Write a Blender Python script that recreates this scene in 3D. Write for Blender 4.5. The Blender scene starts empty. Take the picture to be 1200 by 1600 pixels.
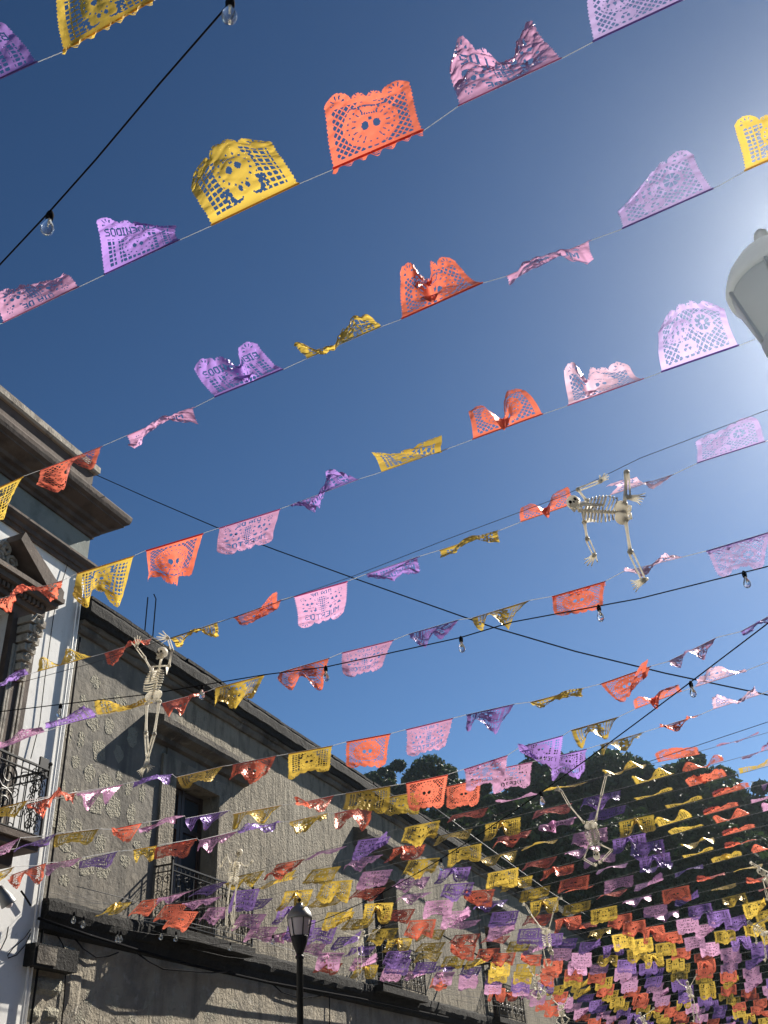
import bpy, bmesh, math, random
import numpy as np
from mathutils import Vector, Matrix

# ------------------------------------------------------------------ camera, sky, sun, exposure
scene = bpy.context.scene
COL = scene.collection
CAM_Z = 1.6
F = 1523.98                                   # focal length in pixels of the 1200 x 1600 picture
_S = np.array([1394., 1758.]); _Z = np.array([450., -1500.]); _C = np.array([600., 800.])
def _d(p):
    v = np.array([p[0]-_C[0], -(p[1]-_C[1]), -F]); return v/np.linalg.norm(v)
_yc = _d(_S); _zc = _d(_Z); _zc = _zc - _yc*(_yc@_zc); _zc /= np.linalg.norm(_zc); _xc = np.cross(_yc, _zc)
ROT = np.array([_xc, _yc, _zc])               # camera axes -> street axes (X across, Y along the street, Z up)
ORI = np.array([0., 0., CAM_Z])
def ray(x, y): return ROT @ _d((x, y))
def at_y(x, y, Y): r = ray(x, y); return ORI + r*(Y/r[1])
def at_x(x, y, X): r = ray(x, y); return ORI + r*(X/r[0])
def at_z(x, y, Z): r = ray(x, y); return ORI + r*((Z-CAM_Z)/r[2])
def proj(p):
    q = ROT.T @ (np.asarray(p)-ORI)
    if q[2] > -.05: return (-9e3, -9e3)
    return (_C[0]+F*q[0]/-q[2], _C[1]-F*q[1]/-q[2])

cam = bpy.data.cameras.new('camera'); camo = bpy.data.objects.new('camera', cam); COL.objects.link(camo)
cam.sensor_fit = 'HORIZONTAL'; cam.sensor_width = 36; cam.lens = 36*F/1200; cam.clip_end = 3000; cam.clip_start = .05
m = Matrix.Identity(4)
for i in range(3):
    for j in range(3): m[i][j] = ROT[i][j]
m.translation = (0, 0, CAM_Z)
camo.matrix_world = m
scene.camera = camo

SUN = ray(1460, 405)
elev = math.asin(SUN[2]); azim = math.atan2(SUN[0], SUN[1])
world = bpy.data.worlds.new('World'); scene.world = world; world.use_nodes = True
nt = world.node_tree
sky = nt.nodes.new('ShaderNodeTexSky'); sky.sky_type = 'NISHITA'; sky.sun_disc = False
sky.sun_elevation = elev; sky.sun_rotation = azim
sky.altitude = 1550; sky.air_density = 1.0; sky.dust_density = .75; sky.ozone_density = 1.0
gm = nt.nodes.new('ShaderNodeGamma'); gm.inputs[1].default_value = 1.5          # a clearer, deeper highland sky
hs = nt.nodes.new('ShaderNodeHueSaturation'); hs.inputs['Saturation'].default_value = 1.04; hs.inputs['Value'].default_value = .41; hs.inputs['Hue'].default_value = .493
nt.links.new(sky.outputs[0], gm.inputs[0]); nt.links.new(gm.outputs[0], hs.inputs['Color']); nt.links.new(hs.outputs[0], nt.nodes['Background'].inputs[0])
nt.nodes['Background'].inputs[1].default_value = .05
sl = bpy.data.lights.new('sun', 'SUN'); sl.energy = 5.0; sl.angle = math.radians(.5); sl.color = (1, .925, .81)
so = bpy.data.objects.new('sun', sl); COL.objects.link(so)
so.rotation_euler = Vector(SUN).to_track_quat('Z', 'Y').to_euler(); so.location = (10, 10, 40)
vs = scene.view_settings
vs.view_transform = 'Standard'; vs.look = 'None'; vs.exposure = 1.0; vs.gamma = 1; vs.use_curve_mapping = False

# ------------------------------------------------------------------ helpers
rnd = random.Random(7)
def tag(o, label=None, cat=None, group=None, kind=None):
    if label: o['label'] = label
    if cat: o['category'] = cat
    if group: o['group'] = group
    if kind: o['kind'] = kind
    return o
def empty(name, loc, label, cat, group=None):
    o = bpy.data.objects.new(name, None); COL.objects.link(o); o.location = loc; o.empty_display_size = .2
    return tag(o, label, cat, group)
class MB:
    def __init__(s): s.v = []; s.f = []; s.mi = []
    def add(s, vs, fs, mi=0):
        b = len(s.v); s.v += [tuple(float(c) for c in v) for v in vs]; s.f += [tuple(b+i for i in f) for f in fs]; s.mi += [mi]*len(fs); return s
    def box(s, x0, x1, y0, y1, z0, z1, mi=0):
        return s.add([(x0,y0,z0),(x1,y0,z0),(x1,y1,z0),(x0,y1,z0),(x0,y0,z1),(x1,y0,z1),(x1,y1,z1),(x0,y1,z1)],
              [(0,3,2,1),(4,5,6,7),(0,1,5,4),(1,2,6,5),(2,3,7,6),(3,0,4,7)], mi)
    def tube(s, pts, r, n=6, mi=0, cap=True):
        pts = [Vector(p) for p in pts]; k = len(pts)
        rs = r if isinstance(r, (list, tuple)) else [r]*k
        vs = []; ref = None
        for i, p in enumerate(pts):
            t = (pts[min(i+1, k-1)]-pts[max(i-1, 0)])
            if t.length < 1e-9: t = Vector((0, 0, 1))
            t.normalize()
            if ref is None: ref = Vector((0, 0, 1)) if abs(t.z) < .9 else Vector((1, 0, 0))
            a = t.cross(ref)
            if a.length < 1e-6: a = t.cross(Vector((0, 1, .3)))
            a.normalize(); b = a.cross(t).normalized(); ref = b
            for j in range(n):
                th = 2*math.pi*j/n; vs.append(p+(a*math.cos(th)+b*math.sin(th))*rs[i])
        fs = [(i*n+j, i*n+(j+1) % n, (i+1)*n+(j+1) % n, (i+1)*n+j) for i in range(k-1) for j in range(n)]
        if cap: fs += [tuple(range(n-1, -1, -1)), tuple((k-1)*n+j for j in range(n))]
        return s.add(vs, fs, mi)
    def lathe(s, c, prof, n=16, mi=0, axis=None):
        M = Matrix.Identity(3)
        if axis is not None: M = Vector((0, 0, 1)).rotation_difference(Vector(axis)).to_matrix()
        vs = []
        for r, z in prof:
            for j in range(n):
                th = 2*math.pi*j/n; vs.append(Vector(c)+M @ Vector((r*math.cos(th), r*math.sin(th), z)))
        k = len(prof)
        fs = [(i*n+j, i*n+(j+1) % n, (i+1)*n+(j+1) % n, (i+1)*n+j) for i in range(k-1) for j in range(n)]
        fs += [tuple(range(n-1, -1, -1)), tuple((k-1)*n+j for j in range(n))]
        return s.add(vs, fs, mi)
    def ball(s, c, r, n=8, mi=0, M=None):
        prof = []; vs = []; k = max(4, n-2)
        c = Vector(c); r = Vector(r) if isinstance(r, (tuple, list, Vector)) else Vector((r, r, r))
        for i in range(1, k):
            ph = math.pi*i/k
            for j in range(n):
                th = 2*math.pi*j/n
                q = Vector((math.sin(ph)*math.cos(th)*r.x, math.sin(ph)*math.sin(th)*r.y, math.cos(ph)*r.z))
                vs.append(c+(M @ q if M else q))
        q = Vector((0, 0, r.z)); top = len(vs); vs.append(c+(M @ q if M else q)); vs.append(c-(M @ q if M else q))
        fs = [(i*n+j, (i+1)*n+j, (i+1)*n+(j+1) % n, i*n+(j+1) % n) for i in range(k-2) for j in range(n)]
        fs += [(top, j, (j+1) % n) for j in range(n)] + [(top+1, (k-2)*n+(j+1) % n, (k-2)*n+j) for j in range(n)]
        return s.add(vs, fs, mi)
    def build(s, name, mats, parent=None, smooth=False, org=None):
        me = bpy.data.meshes.new(name)
        o_ = Vector(org) if org is not None else Vector((0, 0, 0))
        me.from_pydata([Vector(v)-o_ for v in s.v], [], s.f)
        for mm in (mats if isinstance(mats, (list, tuple)) else [mats]): me.materials.append(mm)
        if max(s.mi, default=0): me.polygons.foreach_set('material_index', s.mi)
        if smooth: me.polygons.foreach_set('use_smooth', [True]*len(s.f))
        o = bpy.data.objects.new(name, me); COL.objects.link(o)
        if org is not None and parent is None: o.location = org
        if parent:
            o.parent = parent
            o.location = (o_ - Vector(parent_loc(parent)))
        return o
def parent_loc(p):
    v = Vector(p.location)
    while p.parent: p = p.parent; v += Vector(p.location)
    return v

def mat(name, col, rough=.7, metal=0, bump=None, var=None, spec=.5, trans=0):
    """bump: list of (kind, scale, strength, distance); var: (scale, dark colour, low, high)"""
    M = bpy.data.materials.new(name); M.use_nodes = True; t = M.node_tree; P = t.nodes['Principled BSDF']
    P.inputs['Base Color'].default_value = (*col, 1); P.inputs['Roughness'].default_value = rough
    P.inputs['Metallic'].default_value = metal; P.inputs['Specular IOR Level'].default_value = spec
    tc = t.nodes.new('ShaderNodeTexCoord')
    last = None
    for kind, sc, st, dist in (bump or []):
        if kind == 'voro':
            n = t.nodes.new('ShaderNodeTexVoronoi'); n.inputs['Scale'].default_value = sc; out = n.outputs['Distance']
        else:
            n = t.nodes.new('ShaderNodeTexNoise'); n.inputs['Scale'].default_value = sc; n.inputs['Detail'].default_value = 6
            n.inputs['Roughness'].default_value = .65; out = n.outputs['Fac']
        src = tc.outputs['Object']
        if kind == 'streak':
            mp = t.nodes.new('ShaderNodeMapping'); mp.inputs['Scale'].default_value = (1, 1, .28); t.links.new(src, mp.inputs[0]); src = mp.outputs[0]
        t.links.new(src, n.inputs['Vector'])
        b = t.nodes.new('ShaderNodeBump'); b.inputs['Strength'].default_value = st; b.inputs['Distance'].default_value = dist
        t.links.new(out, b.inputs['Height'])
        if last: t.links.new(last, b.inputs['Normal'])
        last = b.outputs[0]
    if last: t.links.new(last, P.inputs['Normal'])
    prev = None
    for (sc, c2, lo, hi, *zs) in (var or []):
        n = t.nodes.new('ShaderNodeTexNoise'); n.inputs['Scale'].default_value = sc; n.inputs['Detail'].default_value = 7; n.inputs['Roughness'].default_value = .6
        src = tc.outputs['Object']
        if zs:
            mp = t.nodes.new('ShaderNodeMapping'); mp.inputs['Scale'].default_value = zs[0]; t.links.new(src, mp.inputs[0]); src = mp.outputs[0]
        t.links.new(src, n.inputs['Vector'])
        r = t.nodes.new('ShaderNodeMapRange'); r.inputs[1].default_value = lo; r.inputs[2].default_value = hi
        t.links.new(n.outputs['Fac'], r.inputs[0])
        mx = t.nodes.new('ShaderNodeMix'); mx.data_type = 'RGBA'
        t.links.new(r.outputs[0], mx.inputs[0])
        if prev: t.links.new(prev, mx.inputs[6])
        else: mx.inputs[6].default_value = (*col, 1)
        mx.inputs[7].default_value = (*c2, 1); prev = mx.outputs[2]
    if prev: t.links.new(prev, P.inputs['Base Color'])
    return M

def glow_through(m_, col, f):
    t = m_.node_tree; tr = t.nodes.new('ShaderNodeBsdfTranslucent'); tr.inputs[0].default_value = (*col, 1)
    mx = t.nodes.new('ShaderNodeMixShader'); mx.inputs[0].default_value = f; P = t.nodes['Principled BSDF']; O = t.nodes['Material Output']
    t.links.new(P.outputs[0], mx.inputs[1]); t.links.new(tr.outputs[0], mx.inputs[2]); t.links.new(mx.outputs[0], O.inputs[0]); return m_
M = {}
M['plaster'] = mat('grey_plaster', (.235,.207,.163), .9, bump=[('noise', 2.2, .5, .05), ('noise', 9, .55, .03), ('noise', 45, .35, .008)],
                   var=[(1.3, (.155,.143,.123), .4, .65), (.5, (.24,.22,.185), .5, .7), (7, (.27,.245,.20), .56, .68), (1.3, (.10,.092,.077), .53, .70, (1.6, 1.6, .16))])
M['pocked'] = mat('pocked_stone', (.33,.305,.235), .95, bump=[('noise', 16, .8, .03), ('voro', 34, .9, .02), ('noise', 70, .5, .008)],
                   var=[(9, (.26,.24,.18), .5, .62), (2, (.37,.345,.27), .5, .7)])
M['rough'] = mat('rough_stone_wall', (.29,.255,.195), .95, bump=[('streak', 5, .9, .085), ('noise', 13, .6, .04), ('voro', 26, .5, .02), ('noise', 60, .4, .008)],
                   var=[(5, (.16,.142,.108), .5, .64, (1, 1, .4)), (.6, (.34,.305,.24), .5, .7), (1.1, (.11,.10,.08), .54, .70, (1.6, 1.6, .16))])
M['lower'] = mat('lower_stone_wall', (.36,.315,.24), .95, bump=[('noise', 3, .7, .07), ('noise', 12, .7, .04), ('noise', 50, .4, .01)],
                   var=[(1.5, (.21,.19,.155), .45, .66), (4, (.40,.37,.31), .56, .7), (1.0, (.13,.118,.095), .55, .72, (1.6, 1.6, .16))])
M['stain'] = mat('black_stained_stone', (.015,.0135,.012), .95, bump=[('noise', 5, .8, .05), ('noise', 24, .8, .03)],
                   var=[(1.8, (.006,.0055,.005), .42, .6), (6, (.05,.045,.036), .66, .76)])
M['mould'] = mat('weathered_moulding', (.17,.148,.118), .95, bump=[('noise', 5, .8, .05), ('noise', 24, .8, .03)],
                   var=[(1.2, (.07,.06,.05), .48, .62), (7, (.23,.205,.17), .58, .7)])
M['white'] = mat('white_plaster', (.82,.815,.79), .85, bump=[('noise', 3, .25, .02), ('noise', 20, .25, .006)],
                   var=[(2.5, (.66,.65,.62), .52, .72, (1, 1, .25)), (9, (.64,.63,.60), .62, .72)])
M['brown'] = mat('brown_cantera_stone', (.115,.083,.066), .85, bump=[('noise', 6, .4, .03), ('noise', 30, .4, .01)],
                   var=[(2.5, (.07,.05,.04), .45, .62), (1.0, (.16,.125,.10), .55, .7)])
M['green'] = mat('grey_green_frieze', (.24,.265,.25), .9, bump=[('noise', 8, .4, .02)], var=[(2.5, (.17,.19,.18), .45, .62)])
M['rim'] = mat('pale_coping', (.42,.38,.32), .9, bump=[('noise', 9, .6, .03)], var=[(5, (.22,.19,.16), .5, .62)])
M['iron'] = mat('black_iron', (.011,.011,.012), .5, spec=.3)
M['cable'] = mat('black_cable', (.012,.012,.014), .85, spec=.02)
M['thread'] = mat('white_thread', (.8,.8,.8), .6); glow_through(M['thread'], (.8,.8,.8), .5)
M['twine'] = mat('grey_twine', (.2,.2,.2), .8)
M['wire'] = mat('grey_wire', (.10,.10,.11), .6)
M['bone'] = mat('bone_plastic', (.86,.83,.74), .5, bump=[('noise', 60, .3, .004)], var=[(18, (.60,.50,.34), .55, .72)])
glow_through(M['bone'], (.90,.87,.79), .55)
M['socket'] = mat('eye_socket_black', (.03,.025,.02), .8)
M['wood'] = mat('dark_wood_door', (.045,.022,.016), .5, bump=[('streak', 30, .2, .004)])
M['paneglass'] = mat('window_glass', (.03,.045,.06), .06, spec=.8)
M['paleglass'] = mat('pale_lamp_dome', (.78,.80,.80), .35); glow_through(M['paleglass'], (.82,.86,.88), .55)  # near lamp dome and glass, lens glare put into the colour
M['palepaint'] = mat('pale_grey_paint', (.78,.80,.80), .4); glow_through(M['palepaint'], (.8,.84,.86), .3)  # near lamp metal, coloured pale to imitate the glare over it
M['lampglass'] = mat('frosted_lamp_glass', (.62,.55,.56), .35, spec=.5)
M['grime'] = mat('grey_metal', (.25,.25,.25), .45, metal=.6)
M['asphalt'] = mat('asphalt', (.055,.053,.05), .9, bump=[('noise', 40, .5, .01)], var=[(2, (.04,.039,.037), .45, .6)])
M['paving'] = mat('paving_stone', (.11,.10,.085), .9, bump=[('noise', 12, .4, .01)], var=[(1.5, (.08,.075,.065), .45, .6)])
M['bark'] = mat('bark', (.06,.045,.033), .95, bump=[('streak', 9, .9, .05)])
def leafmat(name, a, b):
    m_ = mat(name, a, .55, var=[(.9, b, .42, .6)], spec=.35); t = m_.node_tree
    tr = t.nodes.new('ShaderNodeBsdfTranslucent'); tr.inputs[0].default_value = (a[0]*1.4, a[1]*1.5, a[2], 1)
    mx = t.nodes.new('ShaderNodeMixShader'); mx.inputs[0].default_value = .18
    P = t.nodes['Principled BSDF']; O = t.nodes['Material Output']
    t.links.new(P.outputs[0], mx.inputs[1]); t.links.new(tr.outputs[0], mx.inputs[2]); t.links.new(mx.outputs[0], O.inputs[0])
    return m_
M['leaf'] = leafmat('laurel_leaf', (.032,.054,.022), (.06,.085,.03))
def glassmat():
    m_ = bpy.data.materials.new('bulb_glass'); m_.use_nodes = True; t = m_.node_tree
    P = t.nodes['Principled BSDF']; P.inputs['Base Color'].default_value = (.9,.93,.95,1); P.inputs['Roughness'].default_value = .02
    P.inputs['Transmission Weight'].default_value = .92; P.inputs['IOR'].default_value = 1.35
    return m_
M['bulb'] = glassmat()
def paper(name, col, thru, lo=.52, hi=.68):
    m_ = bpy.data.materials.new(name); m_.use_nodes = True; t = m_.node_tree
    P = t.nodes['Principled BSDF']; P.inputs['Base Color'].default_value = (*col, 1); P.inputs['Roughness'].default_value = .36
    P.inputs['Metallic'].default_value = .35; P.inputs['Specular IOR Level'].default_value = .6
    tr = t.nodes.new('ShaderNodeBsdfTranslucent'); tr.inputs[0].default_value = (*thru, 1)
    mx = t.nodes.new('ShaderNodeMixShader'); oi = t.nodes.new('ShaderNodeObjectInfo'); mr = t.nodes.new('ShaderNodeMapRange'); mr.inputs[3].default_value = lo; mr.inputs[4].default_value = hi
    t.links.new(oi.outputs['Random'], mr.inputs[0]); t.links.new(mr.outputs[0], mx.inputs[0])
    tc = t.nodes.new('ShaderNodeTexCoord')
    n = t.nodes.new('ShaderNodeTexVoronoi'); n.feature = 'F1'; n.inputs['Scale'].default_value = 34
    n2 = t.nodes.new('ShaderNodeTexNoise'); n2.inputs['Scale'].default_value = 16; n2.inputs['Detail'].default_value = 3
    b = t.nodes.new('ShaderNodeBump'); b.inputs['Strength'].default_value = .5; b.inputs['Distance'].default_value = .008
    b2 = t.nodes.new('ShaderNodeBump'); b2.inputs['Strength'].default_value = .5; b2.inputs['Distance'].default_value = .02
    t.links.new(tc.outputs['Object'], n.inputs['Vector']); t.links.new(tc.outputs['Object'], n2.inputs['Vector'])
    t.links.new(n.outputs['Distance'], b.inputs['Height']); t.links.new(n2.outputs['Fac'], b2.inputs['Height'])
    t.links.new(b2.outputs[0], b.inputs['Normal']); t.links.new(b.outputs[0], P.inputs['Normal'])
    O = t.nodes['Material Output']
    t.links.new(P.outputs[0], mx.inputs[1]); t.links.new(tr.outputs[0], mx.inputs[2]); t.links.new(mx.outputs[0], O.inputs[0])
    return m_
PC = {'yellow': ((.70,.47,.08), (.74,.52,.09)), 'coral': ((.72,.17,.10), (.78,.19,.115)), 'pink': ((.64,.32,.52), (.70,.38,.60)), 'purple': ((.27,.16,.50), (.38,.23,.64))}
PC['lilac'] = ((.44,.33,.62), (.56,.44,.78)); PC['pale pink'] = ((.68,.42,.56), (.76,.52,.66))  # purple and pink paper paled in colour to imitate glare near the sun
PAPER = {k: paper(k+'_foil_paper', *v) for k, v in PC.items()}
PAPER_FAR = {k: paper(k+'_thick_foil_paper', tuple(q*((.75 if k == 'purple' else .97)) for q in v[0]), tuple(q*((.75 if k == 'purple' else .97)) for q in v[1])  , .34, .64) for k, v in PC.items()}  # farther banners: less translucent, slightly darker, purple most
HEM = {'yellow': mat('yellow_hem', (.62,.30,.03), .4), 'coral': mat('coral_hem', (.5,.05,.03), .4), 'pink': mat('pink_hem', (.6,.09,.27), .4), 'purple': mat('purple_hem', (.12,.06,.28), .4)}
for k_, c_ in (('yellow', (.6,.34,.04)), ('coral', (.55,.06,.04)), ('pink', (.65,.12,.32)), ('purple', (.14,.08,.32))): glow_through(HEM[k_], c_, .4)

# ------------------------------------------------------------------ ground
def sheet(name, x0, x1, y0, y1, z, m_):
    return tag(MB().add([(x0,y0,z),(x1,y0,z),(x1,y1,z),(x0,y1,z)], [(0,1,2,3)]).build(name, m_), kind='structure')
sheet('ground', -160, 160, -90, 230, -.004, M['paving'])
sheet('road', -7.2, 4.5, -60, 75, .0, M['asphalt'])
tag(MB().box(-10, -7.2, -60, 75, -.05, .13).build('pavement', M['paving']), kind='structure')

# ------------------------------------------------------------------ stone building
WX = -10.0
H = CAM_Z
YS, YE = 11.2, 58.0
LEDGE_T, LEDGE_B = 3.27+H, 2.86+H
WIN = [(14.2+8.42*i, 15.62+8.42*i) for i in range(5)]
WZ0, WZ1 = LEDGE_T, 5.86+H
WALLTOP = 7.72+H
stone = empty('stone_building', (WX, YS, 0), 'grey weathered stone building with black stained cornice and iron balconies along the street', 'building')
def seg(mb, y0, y1, z0, z1, x=WX, th=.5): mb.box(x-th, x, y0, y1, z0, z1)
up0 = MB(); seg(up0, YS, WIN[0][0], LEDGE_B+.1, WALLTOP)
up0.build('plastered_wall', M['plaster'], stone, org=(WX, YS, 0))
up1 = MB(); prev = WIN[0][0]
for i, (a, b) in enumerate(WIN):
    seg(up1, a, b, WZ1, WALLTOP); seg(up1, a, b, LEDGE_B+.1, WZ0-.01)
    seg(up1, b, WIN[i+1][0] if i < 4 else YE, LEDGE_B+.1, WALLTOP)
up1.build('rough_wall', M['rough'], stone, org=(WX, YS, 0))
lo = MB(); seg(lo, YS, YE, 0, LEDGE_B+.1, WX+.004, .5); lo.build('lower_wall', M['lower'], stone, org=(WX, YS, 0))
MB().box(WX-9, WX-.5, YS, YE, 0, WALLTOP).box(WX-9, WX-.05, YS, YE, WALLTOP, WALLTOP+.1).build('roof_block', M['stain'], stone, org=(WX, YS, 0))

def run(mb, prof, y0, y1, step, jit, seed, mi=0, ends=True):
    """extrude an (offset, height) profile along the street with a worn, uneven edge"""
    r = random.Random(seed); n = max(2, int((y1-y0)/step)); k = len(prof); vs = []
    for i in range(n+1):
        y = y0+(y1-y0)*i/n
        for e, z in prof:
            j = jit if e > .02 else 0
            vs.append((WX+e+r.uniform(-j, j)*.6, y+(r.uniform(-j, j) if 0 < i < n else 0), z+r.uniform(-j, j)))
    fs = [(i*k+q, i*k+(q+1), (i+1)*k+(q+1), (i+1)*k+q) for i in range(n) for q in range(k-1)]
    if ends: fs += [tuple(range(k)), tuple(n*k+q for q in reversed(range(k)))]
    return mb.add(vs, fs, mi)
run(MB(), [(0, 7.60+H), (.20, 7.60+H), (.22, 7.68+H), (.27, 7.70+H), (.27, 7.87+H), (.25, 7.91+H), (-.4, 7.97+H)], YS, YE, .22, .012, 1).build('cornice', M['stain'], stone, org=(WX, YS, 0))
run(MB(), [(0, 7.53+H), (.11, 7.53+H), (.14, 7.555+H), (.14, 7.597+H), (0, 7.597+H)], YS+.02, YE, .22, .012, 2).build('cornice_fillet', M['mould'], stone, org=(WX, YS, 0))
run(MB(), [(0, 7.40+H), (.05, 7.40+H), (.08, 7.45+H), (.08, 7.527+H), (0, 7.527+H)], YS+.03, YE, .16, .014, 3).build('bed_moulding', M['mould'], stone, org=(WX, YS, 0))
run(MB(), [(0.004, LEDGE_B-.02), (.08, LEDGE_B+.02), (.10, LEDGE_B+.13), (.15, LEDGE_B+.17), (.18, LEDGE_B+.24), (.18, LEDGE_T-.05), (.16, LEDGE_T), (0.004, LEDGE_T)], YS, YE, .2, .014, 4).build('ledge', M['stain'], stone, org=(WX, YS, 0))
# coping stones along the roof edge, one by one
q = YS+.05; k = 0
while q < 50 and k < 70:
    w = rnd.uniform(.5, .75); dz = rnd.uniform(-.01, .015)
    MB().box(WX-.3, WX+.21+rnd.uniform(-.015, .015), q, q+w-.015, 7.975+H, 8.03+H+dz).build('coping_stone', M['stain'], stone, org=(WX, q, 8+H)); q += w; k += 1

def blob_stone(name, y, z, ry, rz, seed, m_, x=WX, proud=.004, n=14):
    r = random.Random(seed); vs = []; fs = []
    for ring, (s, e) in enumerate(((1.0, -.01), (.9, proud*.8), (.5, proud*1.15))):
        for j in range(n):
            th = 2*math.pi*j/n; rr = s*(1+r.uniform(-.2, .2)*(1 if ring < 2 else .4))
            if ring == 1: rr = s*base[j]
            if ring == 0:
                if j == 0: base = []
                base.append(rr)
            vs.append((x+e+r.uniform(-.004, .004), y+ry*rr*math.cos(th), z+rz*rr*math.sin(th)))
    vs.append((x+proud*1.2, y, z))
    for g in range(2): fs += [(g*n+j, g*n+(j+1) % n, (g+1)*n+(j+1) % n, (g+1)*n+j) for j in range(n)]
    fs += [(2*n+j, 2*n+(j+1) % n, 3*n) for j in range(n)]
    return MB().add(vs, fs).build(name, m_, stone, org=(x, y, z))
ST = [(107,1147,6,13),(126,1155,6,12),(155,1174,12,15),(185,1178,8,11),(140,1208,9,13),(165,1222,13,12),(145,1130,11,10),(171,1135,8,12),(207,1150,9,14),
      (92,1282,13,15),(119,1291,9,10),(150,1256,14,12),(177,1261,13,15),(205,1272,8,13),(157,1318,9,11),(102,1320,10,8),(200,1232,6,9),(98,1232,5,12),(135,1355,13,12),
      (160,1358,12,13),(195,1345,9,8),(115,1345,10,9),(222,1240,6,11),(232,1300,6,12),(186,1212,6,7),(118,1190,6,9),(188,1095,12,7),(150,1065,9,8),(130,1100,8,12),(165,1100,8,9),
      (118,1240,6,7),(215,1322,8,7),(100,1375,8,7),(256,1260,5,9),(258,1310,5,10),
      (140,1558,11,15),(176,1561,12,14),(232,1568,9,13),(266,1581,11,13),(288,1580,6,12),(86,1585,10,14),(126,1592,9,9),(205,1595,8,10),(330,1585,12,14),(362,1578,9,12),(395,1592,12,10),(318,1555,8,8),(430,1590,9,11)]
for i, (x, y, a, b) in enumerate(ST):
    p = at_x(x, y, WX); sc = (p[1]**2+100+p[2]**2)**.5/F
    blob_stone('stone', p[1], p[2], a*sc*1.4, b*sc*1.2, 100+i, M['pocked'])
# big corner blocks below the ledge
for i, (x0, y0, x1, y1) in enumerate([(50,1468,88,1493),(92,1475,118,1498),(46,1520,98,1562),(42,1568,62,1600),(66,1570,92,1600),(104,1506,122,1600)]):
    a = at_x(x0, y0, WX); b = at_x(x1, y1, WX)
    y_0, y_1 = max(a[1], YS+.02), max(b[1], YS+.2)
    z_0, z_1 = sorted((a[2], b[2]))
    r = random.Random(i); pr = .02+.012*i % .03
    mb = MB(); n1, n2 = 4, 3; vs = []
    for u in range(n1+1):
        for v in range(n2+1):
            ed = u in (0, n1) or v in (0, n2)
            vs.append((WX+.004+(-.01 if ed else pr+r.uniform(-.01, .012)), y_0+(y_1-y_0)*u/n1, z_0+(z_1-z_0)*v/n2))
    mb.add(vs, [(u*(n2+1)+v, (u+1)*(n2+1)+v, (u+1)*(n2+1)+v+1, u*(n2+1)+v+1) for u in range(n1) for v in range(n2)]).build('corner_block', M['pocked'] if i != 5 else M['lower'], stone, org=(WX, y_0, z_0))

def scroll(c, r0, turns, ax, ay, sgn=1, n=18):
    pts = []
    for i in range(n+1):
        t = i/n; th = turns*2*math.pi*t; r = r0*(1-.8*t)
        pts.append(Vector(c)+Vector(ax)*(r*math.cos(th)*sgn)+Vector(ay)*(r*math.sin(th)))
    return pts
def balcony(y0, y1, z0, z1, depth, near, parent, name='iron_balcony'):
    """black railing: rails, one object per baluster, scrollwork, corner posts"""
    org = Vector((WX, y0, z0)); X = WX+depth
    bal = MB()
    for z in (z0+.04, z1-.11, z1):
        th = .024 if z == z1 else .013
        bal.box(X-.025, X+.012, y0, y1, z-th, z); bal.box(WX, X-.026, y0, y0+.03, z-th, z); bal.box(WX, X-.026, y1-.03, y1, z-th, z)
    rail = bal.build('rail', M['iron'], parent, org=org)
    pos = []
    n = max(4, int((y1-y0)/.125))
    for i in range(1, n): pos.append((X-.006, y0+(y1-y0)*i/n))
    for i in range(1, 4): pos += [(WX+depth*i/4, y0+.015), (WX+depth*i/4, y1-.015)]
    me = None
    for px_, py_ in pos:
        if me is None:
            o = MB().tube([(px_, py_, z0+.04), (px_, py_, z1-.02)], .008, 6).build('baluster', M['iron'], parent, org=(px_, py_, z0)); me = o.data
        else:
            o = bpy.data.objects.new('baluster', me); COL.objects.link(o); o.parent = parent; o.location = Vector((px_, py_, z0))-parent_loc(parent)
    for yy in (y0, y1):
        MB().box(X-.02, X+.015, yy-.016, yy+.016, z0, z1+.05).ball((X, yy, z1+.075), .03, 8).build('corner_post', M['iron'], parent, org=(X, yy, z0))
    sc = MB(); hh = z1-z0-.16; r = hh*.16
    k = max(2, int((y1-y0)/(r*4.2)))
    for i in range(k):
        c = y0+(y1-y0)*(i+.5)/k
        for s1 in (-1, 1):
            for zz, s2 in ((z0+.08+hh*.24, 1), (z0+.08+hh*.76, -1)):
                sc.tube(scroll((X+.006, c+s1*r*1.0, zz), r, 1.6, (0, 1, 0), (0, 0, 1), -s1, 14), .0075, 4)
        sc.tube([(X+.006, c, z0+.05), (X+.006, c-.05, z0+.05+hh*.3), (X+.006, c+.05, z0+.05+hh*.7), (X+.006, c, z1-.12)], .007, 4)
    for yy in (y0+.015, y1-.015):
        for zz in (z0+.08+hh*.2, z0+.08+hh*.5, z0+.08+hh*.8):
            for s1 in (-1, 1): sc.tube(scroll((WX+depth*(.5+.22*s1), yy, zz), r*.7, 1.5, (1, 0, 0), (0, 0, 1), s1, 12), .007, 4)
    tag(sc.build('scrollwork', M['iron'], parent, org=org), kind='stuff')

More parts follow.
